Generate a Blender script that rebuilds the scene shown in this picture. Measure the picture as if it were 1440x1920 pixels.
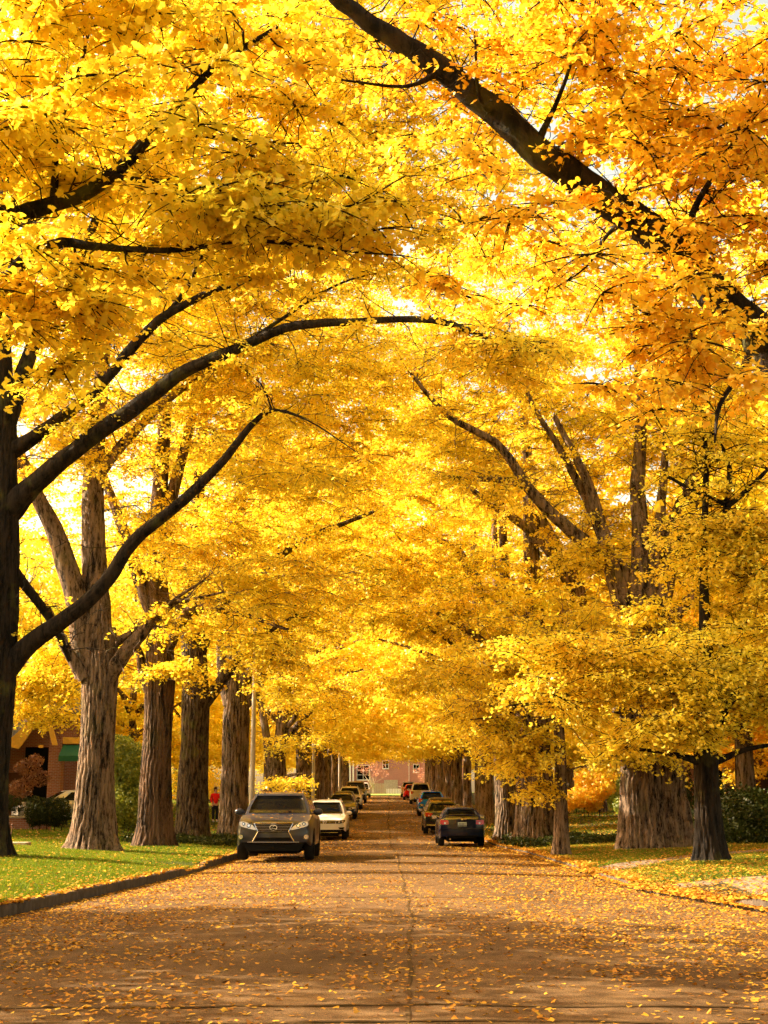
import bpy, bmesh, math, random
import numpy as np
from mathutils import Vector, Matrix

for o in list(bpy.data.objects): bpy.data.objects.remove(o)
scene = bpy.context.scene
COL = scene.collection
R = math.radians
random.seed(7)
rng = np.random.default_rng(11)

# ------------------------------------------------------------------ camera
F, CX, CY = 2645.0, 720.0, 960.0
HC = 1.2
PITCH = math.atan(559 / F)
YAW = math.atan(5 / F)              # camera turned slightly left
cd = bpy.data.cameras.new("camera"); cam = bpy.data.objects.new("camera", cd); COL.objects.link(cam)
cam.location = (0, 0, HC)
cam.rotation_euler = (math.pi / 2 + PITCH, 0, YAW)
cd.sensor_fit = 'VERTICAL'; cd.sensor_height = 36; cd.lens = F / 1920 * 36
cd.clip_start = 0.1; cd.clip_end = 6000
scene.camera = cam

# ------------------------------------------------------------------ world and sun
SUN_EL, SUN_AZ = 34.0, -80.0         # azimuth from +Y, negative = left
w = bpy.data.worlds.new("World"); scene.world = w; w.use_nodes = True
nt = w.node_tree; nt.nodes.clear()
sky = nt.nodes.new('ShaderNodeTexSky'); sky.sky_type = 'NISHITA'; sky.sun_disc = False
sky.sun_elevation = R(SUN_EL); sky.sun_rotation = R(SUN_AZ)
sky.air_density = 1.0; sky.dust_density = 4.0; sky.ozone_density = 0.5
tint = nt.nodes.new('ShaderNodeMix'); tint.data_type = 'RGBA'; tint.blend_type = 'MULTIPLY'
tint.inputs[0].default_value = 1.0; tint.inputs[7].default_value = (1.0, 0.74, 0.44, 1)
bg = nt.nodes.new('ShaderNodeBackground'); bg.inputs[1].default_value = 0.125
wo = nt.nodes.new('ShaderNodeOutputWorld')
nt.links.new(sky.outputs[0], tint.inputs[6]); nt.links.new(tint.outputs[2], bg.inputs[0]); nt.links.new(bg.outputs[0], wo.inputs[0])

sd = bpy.data.lights.new("sun", 'SUN'); sd.energy = 3.8; sd.angle = R(0.5); sd.color = (1.0, 0.84, 0.60)
so = bpy.data.objects.new("sun", sd); COL.objects.link(so)
az, el = R(SUN_AZ), R(SUN_EL)
sdir = Vector((math.sin(az) * math.cos(el), math.cos(az) * math.cos(el), math.sin(el)))
so.rotation_euler = sdir.to_track_quat('Z', 'Y').to_euler()

scene.view_settings.view_transform = 'Standard'; scene.view_settings.look = 'None'
scene.view_settings.gamma = 1.0; scene.view_settings.exposure = 2.42
scene.render.engine = 'CYCLES'
cy = scene.cycles
cy.max_bounces = 8; cy.diffuse_bounces = 5; cy.glossy_bounces = 3; cy.transmission_bounces = 4; cy.transparent_max_bounces = 4
cy.use_denoising = True; cy.denoiser = 'OPENIMAGEDENOISE'; cy.denoising_input_passes = 'RGB_ALBEDO_NORMAL'; cy.denoising_prefilter = 'ACCURATE'
cy.sample_clamp_indirect = 6.0
cy.use_adaptive_sampling = True; cy.adaptive_threshold = 0.03
cy.caustics_reflective = False; cy.caustics_refractive = False

# ------------------------------------------------------------------ helpers
_cp, _sp, _cy, _sy = math.cos(PITCH), math.sin(PITCH), math.cos(YAW), math.sin(YAW)
def P(u, v, Y):
    """world point seen at photo pixel (u, v) whose distance down the street is Y"""
    a, b = (u - CX) / F, (CY - v) / F
    x, y, z = a, _cp - b * _sp, _sp + b * _cp
    x, y = x * _cy - y * _sy, x * _sy + y * _cy
    k = Y / y
    return np.array([x * k, Y, HC + z * k])

_gy = [-400, 40, 53, 62, 75, 88, 104, 119, 138, 158, 185, 215, 2500]
_gz = [0, 0, -.10, 0.0, .36, .80, 1.22, 1.64, 2.12, 2.55, 3.0, 3.1, 3.1]
def gz(y): return np.interp(y, _gy, _gz)
def edgeL(y): return -np.interp(y, [-60, 4, 10, 14, 17.5, 28.5, 300], [14, 12, 6.6, 5.0, 4.55, 3.9, 3.9])
def edgeR(y): return np.interp(y, [-60, 4, 10, 14, 18, 23, 300], [14, 12, 7.0, 5.2, 4.7, 3.95, 3.95])
kh_l = lambda y: np.interp(y, [0, 28.2, 28.5, 31.2, 31.6, 300], [.09, .09, .015, .015, .10, .10])
kh_r = lambda y: np.interp(y, [0, 18.6, 19.2, 23.2, 24, 27, 27.6, 29.4, 30, 300], [.11, .11, .02, .02, .07, .07, .02, .02, .08, .10])
def lawn_z(x, y):
    x = np.asarray(x, float)
    e = np.where(x < 0, edgeL(y) - x, x - edgeR(y))
    kh = np.where(x < 0, kh_l(y), kh_r(y)); q = np.clip(e / 2.2, 0, 1); rise = kh - .012 + (.115 - kh) * q * q * (3 - 2 * q) + np.clip(e, 0, 30) * .035
    bump = 0.05 * np.sin(x * .7 + 1.3) * np.sin(y * .43) * np.clip(e / 3, 0, 1)
    return np.where(e < .1, gz(y) - .12, gz(y) + rise + bump)

def props(o, label=None, cat=None, group=None, kind=None):
    if label: o['label'] = label
    if cat: o['category'] = cat
    if group: o['group'] = group
    if kind: o['kind'] = kind
    return o

def link(name, me, mat=None, parent=None):  # one object per mesh
    o = bpy.data.objects.new(name, me); COL.objects.link(o)
    if mat is not None:
        for m in (mat if isinstance(mat, (list, tuple)) else [mat]): me.materials.append(m)
    if parent is not None: o.parent = parent
    return o

def np_mesh(name, V, Fs, mat=None, parent=None, attr=None, smooth=False):
    """Fs: list of int arrays (n,k), possibly of different k"""
    me = bpy.data.meshes.new(name)
    V = np.ascontiguousarray(V, np.float32)
    if not isinstance(Fs, list): Fs = [Fs]
    Fs = [np.asarray(f, np.int32) for f in Fs if len(f)]
    me.vertices.add(len(V)); me.vertices.foreach_set('co', V.ravel())
    li = np.concatenate([f.ravel() for f in Fs]); lt = np.concatenate([np.full(len(f), f.shape[1], np.int32) for f in Fs])
    ls = np.concatenate([[0], np.cumsum(lt)[:-1]]).astype(np.int32)
    me.loops.add(len(li)); me.loops.foreach_set('vertex_index', li.astype(np.int32))
    me.polygons.add(len(lt)); me.polygons.foreach_set('loop_start', ls); me.polygons.foreach_set('loop_total', lt)
    if smooth: me.polygons.foreach_set('use_smooth', np.ones(len(lt), bool))
    if attr is not None:
        a = me.attributes.new('tint', 'FLOAT', 'POINT'); a.data.foreach_set('value', np.ascontiguousarray(attr, np.float32))
    me.update(calc_edges=True); me.validate()
    return link(name, me, mat, parent)

def thing(name, loc, label, cat, group=None, rz=0.0):
    o = bpy.data.objects.new(name, None); COL.objects.link(o)
    o.location = loc; o.rotation_euler = (0, 0, rz); o.empty_display_size = 0.3
    return props(o, label, cat, group)

# bmesh collector
class MB:
    def __init__(s): s.bm = bmesh.new()
    def box(s, cx, cy, cz, sx, sy, sz, rz=0.0, bev=0.0, rx=0.0, ry=0.0):
        m = Matrix.Translation((cx, cy, cz)) @ Matrix.Rotation(rz, 4, 'Z') @ Matrix.Rotation(ry, 4, 'Y') @ Matrix.Rotation(rx, 4, 'X') @ Matrix.Diagonal((sx, sy, sz, 1))
        r = bmesh.ops.create_cube(s.bm, size=1, matrix=m)
        if bev:
            es = list({e for v in r['verts'] for e in v.link_edges})
            bmesh.ops.bevel(s.bm, geom=es, offset=bev, segments=2, affect='EDGES', profile=.6)
        return s
    def cyl(s, p0, p1, r0, r1=None, n=16, cap=True):
        p0, p1 = Vector(p0), Vector(p1); d = p1 - p0; r1 = r0 if r1 is None else r1
        m = Matrix.Translation((p0 + p1) / 2) @ d.to_track_quat('Z', 'Y').to_matrix().to_4x4()
        bmesh.ops.create_cone(s.bm, cap_ends=cap, segments=n, radius1=r0, radius2=r1, depth=d.length, matrix=m); return s
    def sph(s, c, rx, ry=None, rz=None, u=16, v=10):
        ry = rx if ry is None else ry; rz = rx if rz is None else rz
        bmesh.ops.create_uvsphere(s.bm, u_segments=u, v_segments=v, radius=1, matrix=Matrix.Translation(c) @ Matrix.Diagonal((rx, ry, rz, 1))); return s
    def lathe(s, c, prof, n=20):
        rings = []
        for r, z in prof:
            rings.append([s.bm.verts.new((c[0] + r * math.cos(2 * math.pi * i / n), c[1] + r * math.sin(2 * math.pi * i / n), c[2] + z)) for i in range(n)])
        for a, b in zip(rings, rings[1:]):
            for i in range(n): s.bm.faces.new((a[i], a[(i + 1) % n], b[(i + 1) % n], b[i]))
        s.bm.faces.new(rings[0][::-1]); s.bm.faces.new(rings[-1]); return s
    def prism(s, pts, off):
        """closed polygon pts (3-D list) thickened by vector off"""
        a = [s.bm.verts.new(p) for p in pts]; b = [s.bm.verts.new(Vector(p) + Vector(off)) for p in pts]
        n = len(a); s.bm.faces.new(a[::-1]); s.bm.faces.new(b)
        for i in range(n): s.bm.faces.new((a[i], a[(i + 1) % n], b[(i + 1) % n], b[i]))
        return s
    def tube(s, pts, r, n=8, closed=False):
        pts = [Vector(p) for p in pts]; N = len(pts); rings = []
        for i, p in enumerate(pts):
            if closed: d = pts[(i + 1) % N] - pts[i - 1]
            else: d = pts[min(i + 1, N - 1)] - pts[max(i - 1, 0)]
            q = d.to_track_quat('Z', 'Y'); rr = r[i] if isinstance(r, (list, tuple)) else r
            rings.append([s.bm.verts.new(p + q @ Vector((rr * math.cos(2 * math.pi * k / n), rr * math.sin(2 * math.pi * k / n), 0))) for k in range(n)])
        for i in range(N if closed else N - 1):
            a, b = rings[i], rings[(i + 1) % N]
            for k in range(n): s.bm.faces.new((a[k], a[(k + 1) % n], b[(k + 1) % n], b[k]))
        if not closed: s.bm.faces.new(rings[0][::-1]); s.bm.faces.new(rings[-1])
        return s
    def build(s, name, mat, parent=None, smooth=False):
        bmesh.ops.recalc_face_normals(s.bm, faces=s.bm.faces)
        me = bpy.data.meshes.new(name); s.bm.to_mesh(me); s.bm.free()
        if smooth:
            me.polygons.foreach_set('use_smooth', [True] * len(me.polygons))
            try: me.set_sharp_from_angle(angle=R(40))
            except Exception: pass
        return link(name, me, mat, parent)

# ------------------------------------------------------------------ materials
MAT = {}
def new_mat(name):
    m = bpy.data.materials.new(name); m.use_nodes = True; m.node_tree.nodes.clear(); MAT[name] = m
    return m, m.node_tree.nodes, m.node_tree.links
def ramp(N, stops, interp='LINEAR'):
    r = N.new('ShaderNodeValToRGB'); cr = r.color_ramp; cr.interpolation = interp
    while len(cr.elements) < len(stops): cr.elements.new(0.5)
    for e, (p, c) in zip(cr.elements, stops): e.position = p; e.color = (*c, 1)
    return r
def noise(N, L, scale, detail=4, rough=.55, vec=None, stretch=None):
    tc = N.new('ShaderNodeTexCoord'); src = tc.outputs['Object']
    if stretch:
        mp = N.new('ShaderNodeMapping'); mp.inputs['Scale'].default_value = stretch; L.new(src, mp.inputs[0]); src = mp.outputs[0]
    n = N.new('ShaderNodeTexNoise'); n.inputs['Scale'].default_value = scale; n.inputs['Detail'].default_value = detail; n.inputs['Roughness'].default_value = rough
    L.new(src, n.inputs['Vector']); return n
def simple(name, col, rough=.6, metal=0.0, var=0.12, scale=8, bump=0.0, coat=0.0, spec=.2):
    m, N, L = new_mat(name)
    b = N.new('ShaderNodeBsdfPrincipled'); o = N.new('ShaderNodeOutputMaterial'); L.new(b.outputs[0], o.inputs[0])
    b.inputs['Roughness'].default_value = rough; b.inputs['Metallic'].default_value = metal
    b.inputs['Coat Weight'].default_value = coat; b.inputs['Coat Roughness'].default_value = .05
    b.inputs['Specular IOR Level'].default_value = spec
    n = noise(N, L, scale)
    r = ramp(N, [(.3, tuple(c * (1 - var) for c in col)), (.7, tuple(min(1, c * (1 + var)) for c in col))])
    L.new(n.outputs[0], r.inputs[0]); L.new(r.outputs[0], b.inputs['Base Color'])
    if bump:
        bp = N.new('ShaderNodeBump'); bp.inputs['Strength'].default_value = bump; bp.inputs['Distance'].default_value = .02
        L.new(n.outputs[0], bp.inputs['Height']); L.new(bp.outputs[0], b.inputs['Normal'])
    return m
def leaf_mat(name, stops, trans=.5, tscale=(1.0, .93, .6), patch=.35, gloss=.04):
    m, N, L = new_mat(name)
    at = N.new('ShaderNodeAttribute'); at.attribute_name = 'tint'
    n = noise(N, L, patch, 2)
    ma = N.new('ShaderNodeMath'); ma.operation = 'MULTIPLY_ADD'; ma.inputs[1].default_value = .8; L.new(n.outputs[0], ma.inputs[0])
    sb = N.new('ShaderNodeMath'); sb.operation = 'SUBTRACT'; sb.inputs[1].default_value = .4; L.new(at.outputs['Fac'], sb.inputs[0]); L.new(sb.outputs[0], ma.inputs[2])
    r = ramp(N, stops); L.new(ma.outputs[0], r.inputs[0])
    d = N.new('ShaderNodeBsdfDiffuse'); t = N.new('ShaderNodeBsdfTranslucent')
    mu = N.new('ShaderNodeMix'); mu.data_type = 'RGBA'; mu.blend_type = 'MULTIPLY'; mu.inputs[0].default_value = 1; mu.inputs[7].default_value = (*tscale, 1)
    L.new(r.outputs[0], mu.inputs[6]); L.new(r.outputs[0], d.inputs[0]); L.new(mu.outputs[2], t.inputs[0])
    mx = N.new('ShaderNodeMixShader'); mx.inputs[0].default_value = trans; L.new(d.outputs[0], mx.inputs[1]); L.new(t.outputs[0], mx.inputs[2])
    g = N.new('ShaderNodeBsdfGlossy'); g.inputs['Roughness'].default_value = .45; g.inputs[0].default_value = (1, .95, .85, 1)
    m2 = N.new('ShaderNodeMixShader'); m2.inputs[0].default_value = gloss; L.new(mx.outputs[0], m2.inputs[1]); L.new(g.outputs[0], m2.inputs[2])
    o = N.new('ShaderNodeOutputMaterial'); L.new(m2.outputs[0], o.inputs[0])
    return m
YEL = [(0.0, (.84, .80, .07)), (.3, (.95, .835, .08)), (.6, (.96, .77, .06)), (1, (.95, .65, .045))]
ORG = [(0.0, (.96, .79, .08)), (.35, (.96, .71, .06)), (.7, (.95, .62, .04)), (1, (.93, .50, .03))]
GRN = [(0.0, (.30, .42, .04)), (.4, (.62, .70, .06)), (.8, (.90, .82, .07)), (1, (.92, .70, .05))]
RED = [(0.0, (.95, .62, .05)), (.5, (.94, .44, .04)), (1, (.85, .26, .03))]
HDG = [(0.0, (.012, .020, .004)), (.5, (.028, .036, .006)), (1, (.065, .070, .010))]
PNK = [(0.0, (.40, .16, .12)), (.5, (.48, .22, .17)), (1, (.34, .10, .08))]
LY = leaf_mat('ginkgo_leaf_yellow', YEL)
LO = leaf_mat('ginkgo_leaf_orange', ORG)
LG = leaf_mat('leaf_green_yellow', GRN)
LR = leaf_mat('maple_leaf_orange_red', RED)
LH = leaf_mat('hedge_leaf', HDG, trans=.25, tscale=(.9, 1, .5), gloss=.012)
LP = leaf_mat('leaf_pink', PNK)
LF = leaf_mat('fallen_leaf', [(0, (.62, .38, .035)), (.4, (.54, .27, .022)), (.75, (.38, .15, .015)), (1, (.14, .05, .01))], trans=.2, patch=.5)
GR = leaf_mat('grass_blade', [(0, (.07, .12, .010)), (.5, (.14, .19, .016)), (1, (.30, .29, .03))], trans=.35, tscale=(.9, 1, .4), patch=.6, gloss=.008)

def bark_mat(name, c0, c1, moss=0.25, sc=9, st=.16):
    m, N, L = new_mat(name)
    b = N.new('ShaderNodeBsdfPrincipled'); o = N.new('ShaderNodeOutputMaterial'); L.new(b.outputs[0], o.inputs[0])
    b.inputs['Roughness'].default_value = .9; b.inputs['Specular IOR Level'].default_value = .2
    n1 = noise(N, L, sc, 6, .65, stretch=(1, 1, st)); n2 = noise(N, L, 34, 5, .7, stretch=(1, 1, .3)); n3 = noise(N, L, 1.6, 3)
    ad = N.new('ShaderNodeMath'); ad.operation = 'MULTIPLY_ADD'; ad.inputs[1].default_value = .5
    L.new(n2.outputs[0], ad.inputs[0]); L.new(n1.outputs[0], ad.inputs[2])
    r = ramp(N, [(.62, c0), (.84, c1)]); L.new(ad.outputs[0], r.inputs[0])
    mr = ramp(N, [(.55, (0, 0, 0)), (.7, (moss,) * 3)]); L.new(n3.outputs[0], mr.inputs[0])
    mx = N.new('ShaderNodeMix'); mx.data_type = 'RGBA'; L.new(mr.outputs[0], mx.inputs[0]); L.new(r.outputs[0], mx.inputs[6]); mx.inputs[7].default_value = (.13, .13, .03, 1)
    L.new(mx.outputs[2], b.inputs['Base Color'])
    bp = N.new('ShaderNodeBump'); bp.inputs['Strength'].default_value = 1.0; bp.inputs['Distance'].default_value = .06
    L.new(ad.outputs[0], bp.inputs['Height']); L.new(bp.outputs[0], b.inputs['Normal'])
    return m
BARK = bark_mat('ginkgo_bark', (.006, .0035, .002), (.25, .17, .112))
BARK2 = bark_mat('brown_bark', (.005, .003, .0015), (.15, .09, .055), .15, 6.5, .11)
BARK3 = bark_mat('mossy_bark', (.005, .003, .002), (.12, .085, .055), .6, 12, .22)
BARKD = bark_mat('dark_shaded_bark', (.003, .002, .0013), (.03, .021, .014), .4)  # dark mossy bark, darkened further to paint in the shade on the limbs

def asphalt():
    m, N, L = new_mat('asphalt')
    b = N.new('ShaderNodeBsdfPrincipled'); o = N.new('ShaderNodeOutputMaterial'); L.new(b.outputs[0], o.inputs[0])
    b.inputs['Roughness'].default_value = .85; b.inputs['Specular IOR Level'].default_value = .12
    f = noise(N, L, 120, 3, .7); c = noise(N, L, .7, 5, .6); c2 = noise(N, L, 6, 4, .6, stretch=(1, .35, 1))
    r1 = ramp(N, [(.35, (.040, .023, .010)), (.5, (.125, .074, .031)), (.68, (.28, .175, .080))]); L.new(f.outputs[0], r1.inputs[0])
    r2 = ramp(N, [(.3, (.62, .58, .55)), (.7, (1.2, 1.15, 1.1))]); L.new(c.outputs[0], r2.inputs[0])
    mu = N.new('ShaderNodeMix'); mu.data_type = 'RGBA'; mu.blend_type = 'MULTIPLY'; mu.inputs[0].default_value = 1
    L.new(r1.outputs[0], mu.inputs[6]); L.new(r2.outputs[0], mu.inputs[7])
    r3 = ramp(N, [(.35, (.75, .72, .7)), (.65, (1.1, 1.1, 1.1))]); L.new(c2.outputs[0], r3.inputs[0])
    mu2 = N.new('ShaderNodeMix'); mu2.data_type = 'RGBA'; mu2.blend_type = 'MULTIPLY'; mu2.inputs[0].default_value = 1
    L.new(mu.outputs[2], mu2.inputs[6]); L.new(r3.outputs[0], mu2.inputs[7])
    L.new(mu2.outputs[2], b.inputs['Base Color'])
    bp = N.new('ShaderNodeBump'); bp.inputs['Strength'].default_value = .6; bp.inputs['Distance'].default_value = .008
    L.new(f.outputs[0], bp.inputs['Height']); L.new(bp.outputs[0], b.inputs['Normal'])
asphalt()
simple('tar', (.075, .046, .021), .95, var=.3, scale=12, spec=.02)
simple('concrete', (.17, .13, .09), .85, var=.2, scale=5, bump=.3)
simple('kerb_stone', (.065, .048, .034), .9, var=.4, scale=7, bump=.6)
simple('soil_turf', (.035, .032, .010), .95, var=.45, scale=3, bump=.5)
simple('far_ground', (.07, .065, .02), .95, var=.3, scale=.5)

# ------------------------------------------------------------------ ground, lawn, road
def sheet(name, xs_of_y, ys, zf, mat, kind='structure', mid=None):
    ys = np.asarray(ys, float); rows = [np.asarray(xs_of_y(y), float) for y in ys]; n = len(rows[0])
    V = np.concatenate([np.stack([r, np.full(n, y), zf(r, y)], 1) for r, y in zip(rows, ys)])
    i = np.arange(len(ys) - 1)[:, None] * n + np.arange(n - 1)[None]
    Q = np.stack([i, i + 1, i + n + 1, i + n], -1).reshape(-1, 4)
    o = np_mesh(name, V, Q, mat, smooth=True)
    if kind: o['kind'] = kind
    return o
YS = np.concatenate([np.arange(-60, 10, 5), np.arange(10, 62, .5), np.arange(62, 240, 3), [260, 300, 400]])
sheet('ground', lambda y: np.array([-2500, -400, -100, -20, -5, 5, 20, 100, 400, 2500]), [-400, -60, 0, 40, 53, 62, 75, 88, 104, 119, 138, 158, 185, 215, 400, 1000, 3000],
      lambda x, y: gz(y) - .4 + np.clip(np.abs(x) - 30, 0, 120) * .012, MAT['far_ground'])
ES = np.array([.06, .12, .3, .6, 1, 1.5, 2, 3, 4, 5, 6, 8, 10, 13, 17, 22, 30, 50, 90])
sheet('lawn', lambda y: (edgeL(y) - ES)[::-1], YS, lambda x, y: lawn_z(x, y), MAT['soil_turf'])
sheet('lawn', lambda y: edgeR(y) + ES, YS, lambda x, y: lawn_z(x, y), MAT['soil_turf'])
YR = YS[YS < 200]
sheet('road', lambda y: np.linspace(edgeL(y) - .05, edgeR(y) + .05, 15), YR,
      lambda x, y: gz(y) + .05 * (1 - np.clip(np.abs(x) / 4, 0, 1) ** 2) - .05, MAT['asphalt'])
# cross road at the far end, then the grass in front of the brick house
sheet('cross_road', lambda y: np.linspace(-60, 60, 20), [196, 199, 204, 207], lambda x, y: gz(y) + .16 + x * 0, MAT['asphalt'])
sheet('far_verge', lambda y: np.linspace(-60, 60, 20), [207, 215, 230, 260], lambda x, y: gz(y) + .2 + (y - 207) * .02 + x * 0, GR if 0 else simple('verge_turf', (.22, .26, .04), .95, var=.3, scale=2))

def kerb(ys, side, hf, w=.15):
    ef = edgeL if side < 0 else edgeR
    V = []; n = 5
    ys = np.sort(np.concatenate([ys] + [np.array([q - .03, q - .01, q + .01, q + .03]) for q in np.arange(7.1, 60, 2.7)]))
    for k, y in enumerate(ys):
        j = .008 * math.sin(y * 5.1) + .006 * math.sin(y * 13.7); h = float(hf(y)) - (.03 if abs((y - 7.1 + 1.35) % 2.7 - 1.35) < .015 and y > 7 else 0)
        for (a, z) in [(0.0, -.12), (0.0, h - .02), (.02, h), (w, h), (w, -.12)]: V.append((ef(y) + side * (a + j), y, gz(y) + z + .006 * math.sin(y * 7.3 + a)))
    Fq = []
    for k in range(len(ys) - 1):
        for i in range(n - 1): Fq.append((k * n + i, k * n + i + 1, (k + 1) * n + i + 1, (k + 1) * n + i))
    o = np_mesh('kerb', np.array(V), [np.array(Fq)], MAT['kerb_stone']); o['kind'] = 'structure'; return o
YK = np.concatenate([np.arange(4, 40, .25), np.arange(40, 196, 1.0)])
kerb(YK, -1, kh_l); kerb(YK, 1, kh_r)

# centre seam, cross joints and tar patches, laid on the road
def strip(pts, wd, dz=.004):
    V = []; 
    for (x, y), ww in zip(pts, wd):
        z = gz(y) + .05 * (1 - min(1, abs(x) / 4) ** 2) - .05 + dz
        V.append((x, y, z, ww))
    return V
def seam_mesh():
    V, Fq = [], []
    def add(path, horizontal):
        b = len(V)
        for (x, y, ww) in path:
            for s in (-1, 1):
                xx, yy = (x, y + s * ww) if horizontal else (x + s * ww, y)
                V.append((xx, yy, float(gz(yy)) + .05 * (1 - min(1, abs(xx) / 4) ** 2) - .05 + .006))
        for i in range(len(path) - 1): Fq.append((b + 2 * i, b + 2 * i + 1, b + 2 * i + 3, b + 2 * i + 2))
    r = random.Random(3)
    x = .12; path = []
    for y in np.arange(6, 190, .35):
        x += r.uniform(-.03, .03); x = min(.3, max(-.02, x)); path.append((x, y, r.uniform(.004, .013) * (1 + y / 25)))
    add(path, False)
    for y0 in [8.6, 9.3, 20.5, 31.0, 40.2, 47, 55, 63, 72, 81, 92, 104, 118, 133, 150, 170]:
        e = 3.85 if y0 > 20 else 4.2
        add([(xx, y0 + r.uniform(-.06, .06), r.uniform(.01, .03) * (1 + y0 / 60)) for xx in np.arange(-e, e, .3)], True)
    for k in range(10):
        x, y = r.uniform(-3, 3), r.uniform(9, 50); p = []
        for j in range(14): x += r.uniform(-.15, .15); y += r.uniform(.05, .3); p.append((x, y, r.uniform(.006, .018)))
        add(p, False)
    o = np_mesh('road_seams', np.array(V), np.array(Fq), MAT['tar']); o['kind'] = 'structure'
seam_mesh()

def flat_poly(name, pts, mat, dz, h=.0):
    V = [(x, y, float(lawn_z(x, y)) + dz) for x, y in pts]
    mb = MB(); mb.prism(V, (0, 0, -.12)); o = mb.build(name, mat); o['kind'] = 'structure'; return o
# ------------------------------------------------------------------ leaves
T_HI = (np.array([[0, 0, 0], [-.20, .42, .02], [-.52, .62, -.06], [-.40, .86, -.10], [-.06, .96, .0], [0, .80, .05], [.07, .97, .02], [.42, .84, .12], [.52, .60, .08], [.20, .40, .03]]),
        np.array([[0, 1, 2, 3, 4, 5], [0, 5, 6, 7, 8, 9]]))
T_MD = (np.array([[0, 0, 0], [-.5, .6, -.08], [-.22, .95, .0], [0, .78, .06], [.24, .95, .02], [.5, .58, .1]]),
        np.array([[0, 1, 2, 3], [0, 3, 4, 5]]))
T_LO = (np.array([[0, 0, 0], [-.5, .62, -.1], [0, .95, .08], [.5, .6, .05]]), np.array([[0, 1, 2, 3]]))

def unit(v): return v / np.maximum(np.linalg.norm(v, axis=-1, keepdims=True), 1e-9)
def leaf_geo(Pn, ax, nr, size, tpl):
    T, Fc = tpl
    ax = unit(ax); side = unit(np.cross(ax, nr)); nn = np.cross(side, ax)
    s = size[:, None, None]
    V = Pn[:, None, :] + s * (T[None, :, 0:1] * side[:, None] + T[None, :, 1:2] * ax[:, None] + T[None, :, 2:3] * nn[:, None])
    n, k = len(Pn), len(T)
    Fa = (np.arange(n)[:, None, None] * k + Fc[None]).reshape(-1, Fc.shape[1])
    return V.reshape(-1, 3), Fa, k

def make_spray(n, g, radius=1.0):
    """a flat drooping spray: leaves clustered on spurs along a few twigs.  returns pos, axis, normal, twigs"""
    pos, ax, nr, tw = [], [], [], []
    nt_ = 7
    per = n // nt_
    for k in range(nt_):
        a = g.uniform(0, 2 * math.pi); L = radius * g.uniform(.6, 1.15)
        d = np.array([math.cos(a), math.sin(a), g.uniform(-.35, .25)]); bend = np.array([g.normal(0, .25), g.normal(0, .25), -.35 * L])
        nodes = max(3, per // 6)
        prev = np.zeros(3)
        for j in range(5):
            t = (j + 1) / 5; q = d * L * t + bend * t * t * .8; tw.append((prev, q, .010 * (1.2 - t), .010 * (1.0 - t) + .003)); prev = q
        for j in range(nodes):
            t = (j + .6) / nodes; q = d * L * t + bend * t * t * .8
            m = per // nodes + 1
            for i in range(m):
                th = g.uniform(0, 2 * math.pi)
                o = np.array([math.cos(th), math.sin(th), g.normal(-.25, .45)]); o /= np.linalg.norm(o)
                pos.append(q + o * g.uniform(.02, .07) + g.normal(0, .025, 3)); ax.append(o)
                nr.append(np.array([g.normal(0, .55), g.normal(0, .55), 1.0]))
    return np.array(pos), np.array(ax), np.array(nr), tw

def twig_geo(S):
    """S: array (n, 8) start xyz, end xyz, r0, r1 -> 3-sided prisms"""
    S = np.asarray(S, float); a, b = S[:, :3], S[:, 3:6]; d = unit(b - a)
    ref = np.where(np.abs(d[:, 2:3]) > .9, np.array([[1., 0, 0]]), np.array([[0, 0, 1.]]))
    u = unit(np.cross(d, ref)); v = np.cross(d, u); V = []
    for k in range(3):
        c, s_ = math.cos(2.094 * k), math.sin(2.094 * k)
        V.append(a + (u * c + v * s_) * S[:, 6:7]); 
    for k in range(3):
        c, s_ = math.cos(2.094 * k), math.sin(2.094 * k)
        V.append(b + (u * c + v * s_) * S[:, 7:8])
    V = np.stack(V, 1).reshape(-1, 3); i = np.arange(len(S))[:, None] * 6
    Fq = np.concatenate([i + np.array([[k, (k + 1) % 3, 3 + (k + 1) % 3, 3 + k]]) for k in range(3)])
    return V, Fq

def catmull(pts, rad, step):
    pts = np.asarray(pts, float); rad = np.asarray(rad, float)
    if len(pts) < 3: pts = np.array([pts[0], (pts[0] + pts[1]) / 2, pts[1]]); rad = np.array([rad[0], (rad[0] + rad[-1]) / 2, rad[-1]])
    ext = np.vstack([2 * pts[0] - pts[1], pts, 2 * pts[-1] - pts[-2]]); out, ro = [], []
    for i in range(len(pts) - 1):
        p0, p1, p2, p3 = ext[i:i + 4]; n = max(2, int(np.linalg.norm(p2 - p1) / step))
        for t in np.arange(n) / n:
            out.append(.5 * ((2 * p1) + (-p0 + p2) * t + (2 * p0 - 5 * p1 + 4 * p2 - p3) * t * t + (-p0 + 3 * p1 - 3 * p2 + p3) * t ** 3)); ro.append(rad[i] + (rad[i + 1] - rad[i]) * t)
    out.append(pts[-1]); ro.append(rad[-1]); return np.array(out), np.array(ro)

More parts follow.
